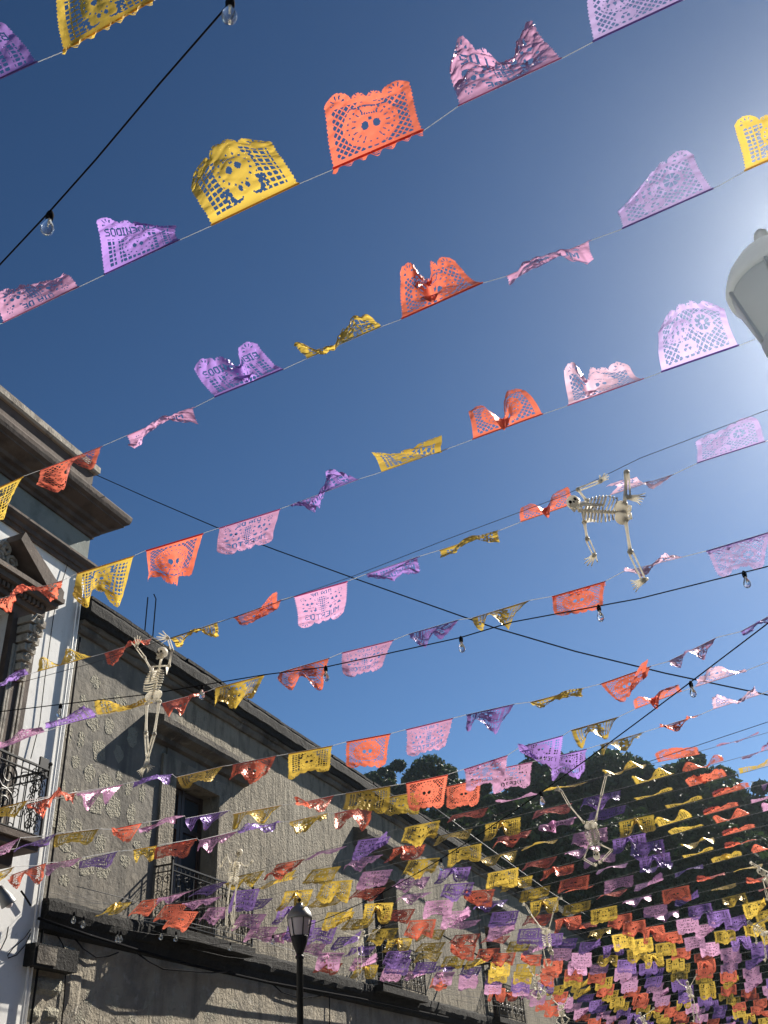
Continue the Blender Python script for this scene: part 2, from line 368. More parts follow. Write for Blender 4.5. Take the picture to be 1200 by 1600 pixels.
for i, (a, b) in enumerate(WIN):
    ordn = ['nearest', 'second', 'third', 'fourth', 'fifth'][i]
    near = i < 2
    # raised surround
    mb = MB().box(WX+.002, WX+.05, a-.42, a-.003, WZ0+.002, WZ1+.28)
    mb.box(WX+.002, WX+.05, b+.003, b+.42, WZ0+.002, WZ1+.28).box(WX+.002, WX+.05, a-.003, b+.003, WZ1+.003, WZ1+.28)
    mb.build('window_surround', M['rough'], stone, org=(WX, a, WZ1))
    # projecting hood
    y0, y1 = a-.95, b+.95
    mb = MB()
    prof = [(0.002, 6.28+H), (.12, 6.30+H), (.15, 6.38+H), (.34, 6.44+H), (.38, 6.50+H), (.38, 6.60+H), (.30, 6.64+H), (.002, 6.72+H)]
    run(mb, prof, y0, y1, .25, .008, 20+i).build('window_hood', M['mould'], stone, org=(WX, a, WZ1+.5))
    MB().box(WX+.002, WX+.03, a-.3, b+.3, WZ1+.285, 6.28+H).build('hood_frieze', M['plaster'], stone, org=(WX, a, WZ1))
    # timber door with panes
    d = MB().box(WX-.42, WX-.36, a+.004, b-.004, WZ0, WZ1-.004).build('window_door', M['wood'], stone, org=(WX-.4, a, WZ0))
    fr = MB(); X = WX-.36
    mid = (a+b)/2
    for y_ in (a+.01, mid-.1, mid+.01, b-.1): fr.box(X+.001, X+.05, y_, y_+.09, WZ0+.002, WZ1-.01)
    for z_ in (WZ0+.02, WZ0+.75, WZ1-.75, WZ1-.12):
        fr.box(X+.001, X+.047, a+.101, mid-.101, z_, z_+.09); fr.box(X+.001, X+.047, mid+.101, b-.101, z_, z_+.09)
    fr.build('sash', M['wood'], d, org=(X, a, WZ0))
    for y_0, y_1 in ((a+.1, mid-.1), (mid+.1, b-.1)):
        MB().box(X+.002, X+.012, y_0, y_1, WZ0+.84, WZ1-.76).build('pane', M['paneglass'], d, org=(X, y_0, WZ0+.84))
        MB().box(X+.002, X+.012, y_0, y_1, WZ1-.66, WZ1-.13).build('pane', M['paneglass'], d, org=(X, y_0, WZ1-.6))
    be = empty('iron_balcony', (WX, a, WZ0), 'black wrought iron balcony railing at the %s window of the stone building' % ordn, 'balcony', 'iron balconies of the stone building') if i < 4 else None
    if be: MB().box(WX+.19, WX+.40, a-.50, b+.83, LEDGE_T-.15, LEDGE_T-.01).build('balcony_slab', M['stain'], stone, org=(WX, a, LEDGE_T))
    if be: balcony(a-.42, b+.75, WZ0+.01, 4.22+H, .37, near, be)

# ------------------------------------------------------------------ white building
white = empty('white_building', (WX, YS, 0), 'white plastered corner building with heavy brown cornice and balcony door', 'building')
Y0, DA, DB, DTOP, DBOT = 2.0, 8.3, 9.72, 7.05+H, 3.74+H
wb = MB(); WXW = WX+.03
wb.box(WXW-.5, WXW, Y0, DA, 0, 8.5+H).box(WXW-.5, WXW, DB, YS, 0, 8.5+H).box(WXW-.5, WXW, DA, DB, 0, DBOT-.01).box(WXW-.5, WXW, DA, DB, DTOP, 8.5+H)
wb.box(WXW-9, WXW-.501, Y0, YS, 0, 8.5+H)
wb.build('wall', M['white'], white, org=(WX, YS, 0))
def ring(name, prof, m_, x=WXW):
    mb = MB(); k = len(prof); vs = []
    for (yy, rev) in ((Y0, 0), (None, 1), (None, 2)):
        for e, z in prof:
            if rev == 0: vs.append((x+e, Y0, z))
            elif rev == 1: vs.append((x+e, YS+e, z))
            else: vs.append((x-9, YS+e, z))
    fs = [(i*k+q, i*k+q+1, (i+1)*k+q+1, (i+1)*k+q) for i in range(2) for q in range(k-1)] + [tuple(range(k))]
    return mb.add(vs, fs).build(name, m_, white, org=(WX, YS, 8+H))
ring('architrave', [(0, 8.40+H), (.045, 8.40+H), (.045, 8.47+H), (.075, 8.475+H), (.075, 8.55+H), (.12, 8.58+H), (.14, 8.62+H), (.14, 8.66+H), (0, 8.67+H)], M['brown'])
ring('frieze', [(-.02, 8.672+H), (.012, 8.672+H), (.012, 9.168+H), (-.02, 9.168+H)], M['green'])
ring('cornice', [(0, 9.17+H), (.05, 9.17+H), (.06, 9.23+H), (.12, 9.26+H), (.13, 9.33+H), (.20, 9.36+H), (.22, 9.42+H), (.40, 9.50+H), (.40, 9.53+H), (.46, 9.57+H), (.48, 9.63+H), (.49, 9.70+H), (.485, 9.72+H), (-.2, 9.76+H)], M['brown'])
ring('parapet', [(-.06, 9.762+H), (-.05, 9.762+H), (-.05, 10.52+H), (-.06, 10.52+H)], M['brown'])
ring('parapet_coping', [(-.10, 10.522+H), (.0, 10.522+H), (.03, 10.56+H), (.03, 10.68+H), (-.10, 10.72+H), (-.6, 10.72+H)], M['rim'])
# door, surround, broken pediment, console
dr = MB().box(WX-.42, WX-.36, DA, DB, DBOT, DTOP).build('balcony_door', M['wood'], white, org=(WX-.4, DA, DBOT))
for k in range(2):
    for z_ in (DBOT+.9, DBOT+2.0):
        MB().box(WX-.358, WX-.35, DA+.12+.7*k, DA+.6+.7*k, z_, z_+.9).build('pane', M['paneglass'], dr, org=(WX-.35, DA+.12+.7*k, z_))
sr = MB().box(WXW+.001, WXW+.10, DB-.02, DB+.52, DBOT, DTOP+.12).box(WXW+.001, WXW+.10, DA-.52, DA+.02, DBOT, DTOP+.12).box(WXW+.001, WXW+.10, DA+.02, DB-.02, DTOP-.02, DTOP+.12)
surround = sr.build('door_surround', M['brown'], white, org=(WX, DA, DBOT))
for e in (.06, .11, .30, .37): MB().box(WXW+.101, WXW+.125, DB+e, DB+e+.035, DBOT+.02, DTOP-.5).build('fluting', M['rim'], surround, org=(WX, DB+e, DBOT))
mb = MB(); z0 = DTOP+.30
mb.box(WXW+.001, WXW+.16, DA-.55, DB+.55, DTOP+.123, z0).box(WXW+.001, WXW+.30, DA-.68, DB+.66, z0+.002, z0+.09).box(WXW+.001, WXW+.36, DA-.75, DB+.72, z0+.092, z0+.17)
hood = mb.build('door_hood', M['brown'], white, org=(WX, DA, DTOP))
for k in range(26):
    y_ = DA-.5+k*.092
    MB().box(WXW+.162, WXW+.22, y_, y_+.055, z0-.09, z0-.003).build('dentil', M['brown'], hood, org=(WX, y_, z0))
for s, ye in ((1, DB+.70), (-1, DA-.73)):
    y_i = ye-s*1.0
    vs = []
    for e in (.001, .34):
        for y_, z_ in ((ye, z0+.172), (ye, z0+.30), (y_i, z0+.86), (y_i-s*.06, z0+.70), (ye-s*.30, z0+.172)): vs.append((WXW+e, y_, z_))
    fs = [tuple(range(5)), tuple(range(9, 4, -1))]+[(i, (i+1) % 5, 5+(i+1) % 5, 5+i) for i in range(5)]
    MB().add(vs, fs).build('pediment_slope', M['brown'], white, org=(WX, ye, z0))
og = MB()
for i in range(9): og.tube(scroll((WXW+.07, (DA+DB)/2+(-.5+i*.14), z0+.35+.25*math.sin(i*1.3)), .12, 1.4, (0, 1, 0), (0, 0, 1), 1 if i % 2 else -1, 12), .035, 5)
og.build('carved_crest', M['rim'], white, org=(WX, DB, z0))
cn = MB(); zc_ = DTOP-.02
yc_ = DB+.24
for i in range(7):
    t = i/6; zz = zc_-.05-.85*t; w = .16-.09*t; e = .26-.16*t
    cn.box(WXW+.101, WXW+.10+e, yc_-w, yc_+w, zz-.105, zz)
    cn.tube(scroll((WXW+.11+e, yc_, zz-.05), w*.7, 1.2, (0, 1, 0), (0, 0, 1), 1 if i % 2 else -1, 9), .02, 4)
cn.build('carved_console', M['rim'], white, org=(WX, yc_, zc_))
# balcony slab and railing
BX = .82
MB().box(WXW+.001, WX+BX, DA-.75, DB+.55, DBOT-.09, DBOT-.012).box(WXW+.001, WX+BX-.06, DA-.68, DB+.48, DBOT-.17, DBOT-.092).box(WXW+.001, WX+BX-.3, DA-.5, DB+.3, DBOT-.36, DBOT-.172).build('balcony_slab', M['brown'], white, org=(WX, DA, DBOT))
wbal = empty('scrolled_balcony', (WX, DA, DBOT), 'ornate black scrolled iron balcony railing on the white building, left edge', 'balcony')
balcony(DA-.68, DB+.48, DBOT-.01, 4.67+H, BX-.05, True, wbal)
big = MB(); X = WX+BX-.03
for c in (8.35, 9.25):
    for s1 in (-1, 1):
        big.tube(scroll((X, c+s1*.19, DBOT+.28), .2, 1.7, (0, 1, 0), (0, 0, 1), -s1, 20), .012, 5)
        big.tube(scroll((X, c+s1*.19, DBOT+.64), .2, 1.7, (0, 1, 0), (0, 0, -1), -s1, 20), .012, 5)
for j in range(7):
    for s1 in (-1, 1): big.tube(scroll((X, 9.98+s1*.075, DBOT+.1+j*.115), .075, 1.5, (0, 1, 0), (0, 0, 1), s1 if j % 2 else -s1, 10), .008, 4)
tag(big.build('large_scroll', M['iron'], wbal, org=(X, 9, DBOT)), kind='stuff')
MB().box(WX+BX-.2, WX+BX-.17, 10.13, 10.30, 4.60+H, 4.86+H).build('junction_plate', M['iron'], wbal, org=(X, 10.2, 4.7+H))
# corner pipes and wires
def wallpipe(pts, r, m_, label, cat, name, group=None):
    return tag(MB().tube(pts, r, 6).build(name, m_, None, True, org=pts[0]), label, cat, group)
for yy, r, m_, lb in ((11.07, .015, 'white', 'white painted downpipe nearest the corner of the white building'), (11.15, .012, 'white', 'thin white conduit right on the corner between white and stone buildings')):
    wallpipe([(WXW+.05, yy, .2), (WXW+.05, yy, 8.38+H)], r, M[m_], lb, 'pipe', 'wall_pipe')
wallpipe([(WX+.07, 11.26, 1), (WX+.065, 11.27, 5), (WX+.07, 11.25, 8.9)], .016, M['cable'], 'black cable running down the joint beside the stone wall', 'cable', 'wall_cable')
def wirepx(name, pts, X, r, label, m_='cable', cat='cable'):
    P = [at_x(x, y, X) for x, y in pts]
    return tag(MB().tube(P, r, 5).build(name, M[m_], None, True, org=P[0]), label, cat)
wirepx('wall_cable', [(106,880),(92,925),(84,960),(70,1060),(62,1130),(48,1185)], WXW+.03, .007, 'thin slack dark wire wandering down the white wall above the balcony')
wirepx('wall_cable', [(13,1448),(10,1465),(2,1482),(-6,1490)], WXW+.03, .008, 'short dark wire hanging below the floodlight at left edge')
wirepx('wall_cable', [(48,1452),(38,1466),(20,1482),(12,1493),(13,1497),(26,1492),(40,1476),(48,1458)], WXW+.03, .007, 'looped dark wire on the white wall beside the stone corner')
wirepx('wall_cable', [(33,1392),(40,1402),(48,1415)], WXW+.05, .014, 'short black cable crossing to the corner under the balcony')
wirepx('wall_cable', [(60,1435),(140,1462),(240,1492),(300,1508),(420,1535),(560,1560),(700,1590)], WX+.21, .022, 'thick black cable bundle running along the underside of the ledge')
wirepx('wall_cable', [(215,1490),(232,1502),(255,1514),(290,1517),(330,1520),(360,1518)], WX+.25, .012, 'slack cable loop drooping below the ledge left of the lamp post')
wirepx('wall_cable', [(118,1468),(130,1482),(150,1496),(170,1494),(185,1488)], WX+.05, .01, 'thin drooping wire on the shaded wall beside the corner blocks')
wirepx('wall_cable', [(90,1462),(98,1475),(105,1495),(108,1510)], WX+.05, .010, 'kinked cable running down past the corner blocks')
wirepx('wall_cable', [(423,1535),(440,1550),(470,1560),(500,1556),(512,1552)], WX+.06, .012, 'drooping cable swag right of the lamp post under the ledge')
wirepx('wall_cable', [(515,1553),(515,1605)], WX+.05, .012, 'short vertical cable on the lower wall right of the lamp post')
wirepx('wall_cable', [(104,1500),(101,1550),(96,1602)], WX+.03, .010, 'dark vertical wire between the corner blocks and lower wall')
# electric box and floodlight on the walls
p = at_x(70, 1502, WX)
jb = MB().box(WX+.006, WX+.20, p[1]-.45, p[1]+.45, p[2]-.12, p[2]+.16).build('meter_box', M['stain'], None, org=(WX, p[1], p[2])); tag(jb, 'dark weathered box on the stone wall just below the ledge', 'box')
MB().box(WX+.202, WX+.215, p[1]-.40, p[1]-.02, p[2]-.09, p[2]+.13).build('cover', M['mould'], jb, org=(WX, p[1], p[2]))
p = at_x(8, 1402, WXW+.25); fl = empty('floodlight', p, 'small grey floodlight with bell hood fixed under the white balcony', 'light')
MB().lathe(p, [(.03, -.16), (.05, -.1), (.085, .0), (.10, .10), (.095, .11), (.06, .0)], 14, axis=(.3, .5, -.8)).build('hood', M['grime'], fl, True, org=p)
MB().tube([p, Vector(p)+Vector((-.12, .1, .05)), (WXW+.005, p[1]+.12, p[2]+.1)], .018, 6).build('bracket', M['white'], fl, True, org=p)
MB().ball(Vector(p)+Vector((.03, .05, -.08)), .05, 8).build('lamp_bulb', M['lampglass'], fl, True, org=p)
# rods standing on the roof
for (x0, y0, x1, y1, lb) in ((225, 1000, 232, 934, 'straight thin dark rod on the roof above the skeleton, left one of two'), (238, 1003, 241, 934, 'thin dark rod with bent tip on the roof, right one of two')):
    a, b = at_x(x0, y0, WX-.35), at_x(x1, y1, WX-.35); b[1] = a[1]
    a[2] = 7.9+H; pts = [a, b] if 'straight' in lb else [a, b, (b[0], b[1]-.08, b[2]+.07)]
    tag(MB().tube(pts, .012, 5).build('roof_rod', M['cable'], None, org=a), lb, 'rod')
# wall bracket lantern far along the wall
p = at_x(768, 1527, WX+1.3); bl = empty('bracket_lantern', p, 'black lantern hanging from an iron bracket on the stone wall, far down the street', 'lantern')
ly, lz = p[1], p[2]
MB().tube([(WX+.01, ly, lz+.35), (p[0]+.25, ly, lz+.35)], .035, 6).tube([(WX+.01, ly, lz+1.2), (p[0], ly, lz+.37)], .02, 5).tube([(p[0], ly, lz+.35), (p[0], ly, lz+.25)], .015, 5).build('bracket', M['iron'], bl, org=p)
MB().lathe((p[0], ly, lz), [(.03, .27), (.22, .14), (.2, .12)], 8).build('lantern_cap', M['iron'], bl, org=p)
MB().lathe((p[0], ly, lz), [(.03, -.4), (.12, -.34), (.1, -.303)], 8).build('lantern_base', M['iron'], bl, org=p)
MB().lathe((p[0], ly, lz), [(.11, -.3), (.18, .12)], 8).build('lantern_glass', M['paneglass'], bl, org=p)

# ------------------------------------------------------------------ street lamps
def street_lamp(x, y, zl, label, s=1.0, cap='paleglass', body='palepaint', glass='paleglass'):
    """zl: height of the widest part of the lantern"""
    o = empty('street_lamp', (x, y, 0), label, 'street lamp', 'street lamps with frosted lanterns')
    c = (x, y, 0)
    g = lambda pr: [(r*s, zl+(z-zl)*s if z > 1.2 else z) for r, z in pr]
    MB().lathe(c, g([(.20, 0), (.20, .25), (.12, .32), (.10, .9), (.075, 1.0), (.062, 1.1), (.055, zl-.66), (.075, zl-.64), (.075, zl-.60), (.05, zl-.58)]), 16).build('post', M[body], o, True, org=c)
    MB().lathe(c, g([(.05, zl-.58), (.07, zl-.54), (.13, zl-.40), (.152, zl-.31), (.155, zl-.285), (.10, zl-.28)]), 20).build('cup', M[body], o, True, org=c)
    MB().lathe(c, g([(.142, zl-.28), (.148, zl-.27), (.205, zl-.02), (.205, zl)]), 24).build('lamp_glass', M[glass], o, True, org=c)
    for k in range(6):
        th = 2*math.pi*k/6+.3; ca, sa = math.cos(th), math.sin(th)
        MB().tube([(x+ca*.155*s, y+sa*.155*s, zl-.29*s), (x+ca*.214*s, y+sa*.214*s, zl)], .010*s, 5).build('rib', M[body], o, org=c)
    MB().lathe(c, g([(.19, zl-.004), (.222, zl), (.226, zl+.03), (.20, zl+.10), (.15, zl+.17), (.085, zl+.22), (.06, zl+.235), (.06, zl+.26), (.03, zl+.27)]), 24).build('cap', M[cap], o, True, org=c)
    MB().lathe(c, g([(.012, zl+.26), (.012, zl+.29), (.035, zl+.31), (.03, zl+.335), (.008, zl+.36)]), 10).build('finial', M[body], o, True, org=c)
    return o
p = at_y(468, 1436, 11.0); street_lamp(p[0], p[1], p[2], 'whole black street lamp with pinkish frosted lantern in front of the stone wall', .68, 'grime', 'iron', 'lampglass')
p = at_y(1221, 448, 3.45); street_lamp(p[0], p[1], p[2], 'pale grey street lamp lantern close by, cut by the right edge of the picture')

# ------------------------------------------------------------------ trees at the end of the street
def crown_mesh(seed, R, n):
    r = np.random.RandomState(seed)
    nb = 80
    cd = r.normal(size=(nb, 3)); cd /= np.linalg.norm(cd, axis=1)[:, None]
    cen = cd*(r.uniform(.35, .93, nb)**.6)[:, None]*np.array(R)
    cen[:, 2] = np.abs(cen[:, 2])*np.where(r.rand(nb) < .25, -1, 1)
    rad = r.uniform(.16, .32, nb)*R[0]
    out = r.rand(nb) < .35; rad[out] *= .5; cen[out] *= r.uniform(1.02, 1.2, out.sum())[:, None]
    b = r.randint(0, nb, n)
    d = r.normal(size=(n, 3)); d /= np.linalg.norm(d, axis=1)[:, None]
    p = cen[b]+d*(rad[b]*r.uniform(.55, 1.08, n)**.5)[:, None]*np.array([1, 1, .75])
    nrm = d*.6+r.normal(size=(n, 3))*.6+np.array([0, 0, .35]); nrm /= np.linalg.norm(nrm, axis=1)[:, None]
    t = np.cross(nrm, r.normal(size=(n, 3))); t /= np.linalg.norm(t, axis=1)[:, None]; u = np.cross(nrm, t)
    s = r.uniform(.09, .19, n)[:, None]; l = s*r.uniform(1.2, 1.9, n)[:, None]
    V = np.stack([p-t*l, p+u*s*.8-t*l*.1, p+t*l, p-u*s*.8+t*l*.1], 1).reshape(-1, 3)
    me = bpy.data.meshes.new('crown'); me.vertices.add(len(V)); me.vertices.foreach_set('co', V.ravel())
    me.loops.add(n*4); me.loops.foreach_set('vertex_index', np.arange(n*4)); me.polygons.add(n)
    me.polygons.foreach_set('loop_start', np.arange(0, n*4, 4)); me.update(calc_edges=True); me.validate()
    me.materials.append(M['leaf']); return me
CR = [crown_mesh(3+i, (4.6, 4.6, 5.6), 30000) for i in range(3)]
TREES = [(602,1188,64,.62,'small dark laurel tree peeking over the stone roof, leftmost crown'), (668,1176,62,.72,'dark tree crown just right of the leftmost, above the stone roof'),
         (735,1212,60,.8,'low dark tree crown between two taller ones, behind the roof end'), (835,1166,60,.95,'tall dark tree with rounded top behind purple banners'),
         (958,1170,58,1.0,'broad dark tree with pointed top in the middle of the dark trees'), (1072,1186,58,1.0,'dark tree with sunlit leaf edges right of the pointed one'),
         (1150,1232,58,.9,'lower dark tree sloping down towards the right edge'), (1228,1290,60,.9,'dark tree reaching out of the picture at the right edge')]
def tree(p_top, s, label, rz, mi):
    R = 5.6*s; base = (p_top[0], p_top[1], 0); cz = p_top[2]-R
    o = empty('laurel_tree', base, label, 'tree', 'dark laurel trees at the end of the street')
    tb = MB(); tb.tube([base, (base[0]+.1, base[1], cz*.4), (base[0]-.1, base[1]+.1, cz*.75), (base[0], base[1], cz+R*.4)], [.45, .34, .28, .1], 8)
    for k in range(6):
        a = k*1.05+rz; tb.tube([(base[0], base[1], cz*.7), (base[0]+math.cos(a)*1.3*s, base[1]+math.sin(a)*1.3*s, cz*.8+.3), (base[0]+math.cos(a)*3*s, base[1]+math.sin(a)*3*s, cz+.5)], [.18, .12, .04], 5)
    tb.build('trunk', M['bark'], o, True, org=base)
    c = bpy.data.objects.new('crown', CR[mi]); COL.objects.link(c); c.parent = o; c.location = (0, 0, cz); c.scale = (s, s, s); c.rotation_euler = (0, 0, rz)
for i, (x, y, Y, s, lb) in enumerate(TREES): tree(at_y(x, y+14, Y), s, lb, i*1.3, i % 3)
for i, (x, y, Y) in enumerate([(700,1275,52),(800,1262,52),(900,1268,52),(990,1275,51),(1090,1290,51),(1180,1310,50),(780,1400,49),(890,1405,48),(990,1410,48),(1090,1415,48),(1190,1420,48)]):
    tree(at_y(x, y, Y), .78, ('%s shaded tree from the left in the %s row of dark trees behind the banners' % (['first','second','third','fourth','fifth','sixth'][i if i < 6 else i-6], 'upper' if i < 6 else 'lower')), i*2.1, i % 3)
# the houses across the street (out of the picture to the right, they shade the roadway)
opp = empty('opposite_house', (5.2, 20, 0), 'plain shaded plaster house front on the right side of the street, outside the picture', 'building')
ob = MB(); ob.box(5.2, 12, -40, 46, 0, 8.6); ob.build('wall', M['plaster'], opp, org=(5.2, 20, 0))
MB().box(5.0, 12, -40, 46, 8.205, 8.5).build('cornice', M['mould'], opp, org=(5.2, 20, 7.2))
for k in range(12):
    y_ = -30+6*k
    MB().box(5.17, 5.198, y_, y_+1.4, 4.6, 7.0).build('window', M['paneglass'], opp, org=(5.2, y_, 5)); MB().box(5.17, 5.198, y_, y_+1.6, .1, 3.2).build('door', M['wood'], opp, org=(5.2, y_, 1))

# ------------------------------------------------------------------ cut-paper designs (arrays: True = paper, False = cut out)
FONT = {'B':['####.','#...#','#...#','####.','#...#','#...#','####.'],'I':['###','.#.','.#.','.#.','.#.','.#.','###'],'E':['#####','#....','#....','####.','#....','#....','#####'],
 'N':['#...#','##..#','##..#','#.#.#','#..##','#..##','#...#'],'V':['#...#','#...#','#...#','#...#','.#.#.','.#.#.','..#..'],'D':['####.','#...#','#...#','#...#','#...#','#...#','####.'],
 'O':['.###.','#...#','#...#','#...#','#...#','#...#','.###.'],'S':['.####','#....','#....','.###.','....#','....#','####.'],'A':['..#..','.#.#.','#...#','#...#','#####','#...#','#...#'],
 'L':['#....','#....','#....','#....','#....','#....','#####'],'M':['#...#','##.##','#.#.#','#.#.#','#...#','#...#','#...#'],'U':['#...#','#...#','#...#','#...#','#...#','#...#','.###.'],
 'R':['####.','#...#','#...#','####.','#.#..','#..#.','#...#'],'T':['#####','..#..','..#..','..#..','..#..','..#..','..#..'],' ':['..']*7}
BW, BH = 192, 144
gy, gx = np.mgrid[0:BH, 0:BW]; GX = (gx+.5)/BW; GY = (gy+.5)/BH*.75          # x 0..1, y 0..0.75
def outline():
    y = GY/.75; m_ = y < .83
    for c, r, h in ((.165, .165, .17), (.835, .165, .17), (.415, .09, .10), (.585, .09, .10)):
        m_ |= ((GX-c)/r)**2+((y-.83)/h)**2 < 1
    m_ &= ~((GX < .012+.006*np.sin(GY*150)) | (GX > .988-.006*np.sin(GY*150)))
    return m_
def disc(x, y, r, ry=None): return ((GX-x)/r)**2+((GY-y)/(ry or r))**2 < 1
def rect(x0, x1, y0, y1): return (GX > x0) & (GX < x1) & (GY > y0) & (GY < y1)
def fans(m_):
    for c, y0, r in ((.165, .645, .085), (.835, .645, .085), (.415, .655, .05), (.585, .655, .05)):
        a = np.arctan2(GY-y0, GX-c); d = np.hypot(GX-c, GY-y0)
        m_ &= ~((d > r*.55) & (d < r*1.05) & (GY > y0-.01) & (np.abs(np.sin(a*4.5)) < .42))
    return m_
def lattice(sel, s=.075, w=.30):
    u = (GX+GY)/s; v = (GX-GY)/s
    return sel & (np.abs(u-np.round(u)) > w*.5) & (np.abs(v-np.round(v)) > w*.5)
def squares(sel, s=.06, w=.34):
    u = GX/s; v = GY/s
    return sel & (np.abs(u-np.round(u)) > w*.5) & (np.abs(v-np.round(v)) > w*.5)
def text(s, x0, x1, y0, y1, arc=0):
    m_ = np.zeros((BH, BW), bool); n = sum(len(FONT[c][0])+1 for c in s)-1; X = 0
    for c in s:
        g = FONT[c]
        for q in range(len(g[0])):
            for p_ in range(7):
                if g[p_][q] == '#':
                    a = x0+(x1-x0)*(X+q)/n; b = x0+(x1-x0)*(X+q+1)/n; dy = arc*(1-((a+b)-1)**2)
                    m_ |= rect(a, b+.0005, y0+dy+(y1-y0)*p_/7, y0+dy+(y1-y0)*(p_+1)/7+.0005)
        X += len(g[0])+1
    return m_
def skull(cx, cy, s):
    h = disc(cx-.32*s, cy, .20*s, .22*s) | disc(cx+.32*s, cy, .20*s, .22*s)
    h |= (np.abs(GX-cx) < .09*s-(cy+.36*s-GY)*.1) & (GY > cy+.22*s) & (GY < cy+.40*s) & (np.abs(GX-cx) > .02*s)
    for k in range(-3, 4): h |= rect(cx+k*.13*s-.035*s, cx+k*.13*s+.035*s, cy+.58*s, cy+.70*s)
    return h
def dots(cx, cy, rx, ry, n, r, ph=0):
    h = np.zeros((BH, BW), bool)
    for k in range(n): a = 2*math.pi*k/n+ph; h |= disc(cx+rx*math.cos(a), cy+ry*math.sin(a), r)
    return h
def design(kind):
    m_ = outline(); inner = rect(.085, .915, .06, .60)
    if kind == 'coral':
        body = disc(.5, .34, .31, .26); m_ &= ~lattice(inner & ~body)
        m_ &= ~skull(.5, .33, .2)
        m_ &= ~(dots(.5, .34, .26, .20, 22, .011))
        a = np.arctan2(GY-.34, GX-.5); d = np.hypot((GX-.5), (GY-.34)*1.15)
        m_ &= ~((d > .165) & (d < .215) & (np.abs(np.sin(a*9)) < .30) & (np.abs(np.cos(a)) > .35))
        m_ &= ~(rect(.3, .7, .535, .553) & (np.abs(np.sin(GX*60)) > .3))
    elif kind == 'yellow':
        side = rect(.09, .27, .08, .58) | rect(.73, .91, .08, .58); m_ &= ~squares(side)
        body = disc(.5, .38, .22, .2); m_ &= ~squares(rect(.27, .73, .08, .58) & ~body & ((GX < .36) | (GX > .64)), .05, .35)
        m_ &= ~skull(.5, .38, .16); m_ &= ~dots(.5, .38, .17, .155, 16, .011)
        for s in (-1, 1): m_ &= ~((disc(.5+s*.12, .13, .07, .045) & ~disc(.5+s*.10, .145, .06, .04)) | disc(.5+s*.04, .19, .018, .03) | disc(.5+s*.19, .2, .02, .035))
    elif kind == 'pink':
        m_ &= ~text('DIA DE', .30, .70, .05, .13)
        m_ &= ~squares(rect(.42, .58, .17, .47), .04, .34)
        for s in (-1, 1):
            cx = .5+s*.24; m_ &= ~skull(cx, .27, .13)
            m_ &= ~(dots(cx, .29, .135, .135, 9, .016, .3) & ~rect(.40, .60, 0, 1)); m_ &= ~dots(.5+s*.36, .13, .035, .035, 6, .009)
            m_ &= ~(disc(cx+s*.10, .40, .035, .02) | disc(cx-s*.09, .42, .03, .018))
        m_ &= ~text('MUERTOS', .15, .85, .475, .585, .02)
    elif kind == 'pink2':
        body = disc(.5, .38, .24, .2) | disc(.5, .17, .2, .06); m_ &= ~lattice(inner & ~body)
        m_ &= ~skull(.5, .36, .15)
        for s in (-1, 1): m_ &= ~((disc(.5+s*.17, .46, .06, .04) & ~disc(.5+s*.15, .45, .05, .035)) | disc(.5+s*.14, .25, .03, .018))
        m_ &= ~dots(.5, .17, .13, .03, 12, .009)
    elif kind == 'purple':
        m_ &= ~squares(rect(.09, .91, .06, .44) & ~disc(.5, .27, .2, .17) & ~((GX > .2) & (GX < .25)) & ~((GX > .75) & (GX < .8)))
        m_ &= ~skull(.5, .26, .14); m_ &= ~dots(.5, .27, .16, .13, 14, .011)
        m_ &= ~text('BIENVENIDOS', .09, .91, .475, .585)
    elif kind == 'purple2':
        wh = disc(.33, .40, .14) | disc(.68, .40, .17, .14) | disc(.6, .16, .12, .08); m_ &= ~lattice(inner & ~wh, .075, .32)
        a = np.arctan2(GY-.40, GX-.33); d = np.hypot(GX-.33, GY-.40)
        m_ &= ~((d > .03) & (d < .10) & (np.abs(np.sin(a*4)) > .42))
        for px_ in (.60, .68, .76):
            for py_ in (.36, .43): m_ &= ~((np.abs(GX-px_) < (GY-py_+.03)*.5) & (GY < py_+.02) & (GY > py_-.03))
        m_ &= ~(disc(.57, .15, .018) | disc(.63, .15, .018) | disc(.6, .19, .03, .008)); m_ &= ~dots(.68, .40, .135, .11, 16, .008)
    return fans(m_)
DES = {k: design(k) for k in ('coral', 'yellow', 'pink', 'pink2', 'purple', 'purple2')}
def mask(kind, nu, nv):
    d = DES[kind].astype(float)
    ix = np.linspace(0, BW, nu+1).round().astype(int); iy = np.linspace(0, BH, nv+1).round().astype(int)
    cs = np.pad(d.cumsum(0).cumsum(1), ((1, 0), (1, 0)))
    A = cs[np.ix_(iy[1:], ix[1:])]-cs[np.ix_(iy[:-1], ix[1:])]-cs[np.ix_(iy[1:], ix[:-1])]+cs[np.ix_(iy[:-1], ix[:-1])]
    N = np.outer(np.diff(iy), np.diff(ix))
    return (A/N > .5)[:, ::-1]           # we look at the back of the paper
def crumple(u, v, r, freq, sharp):
    o = np.zeros_like(u)
    for k in range(7):
        f = freq*(1+.55*k); a = r.uniform(0, 6.28); w = np.sin(f*(u*math.cos(a)+.75*v*math.sin(a))*6.28+r.uniform(0, 6.28))
        o += (1-2*np.abs(w) if sharp else w)/(1+.7*k)
    return o/2.2
PH = .315
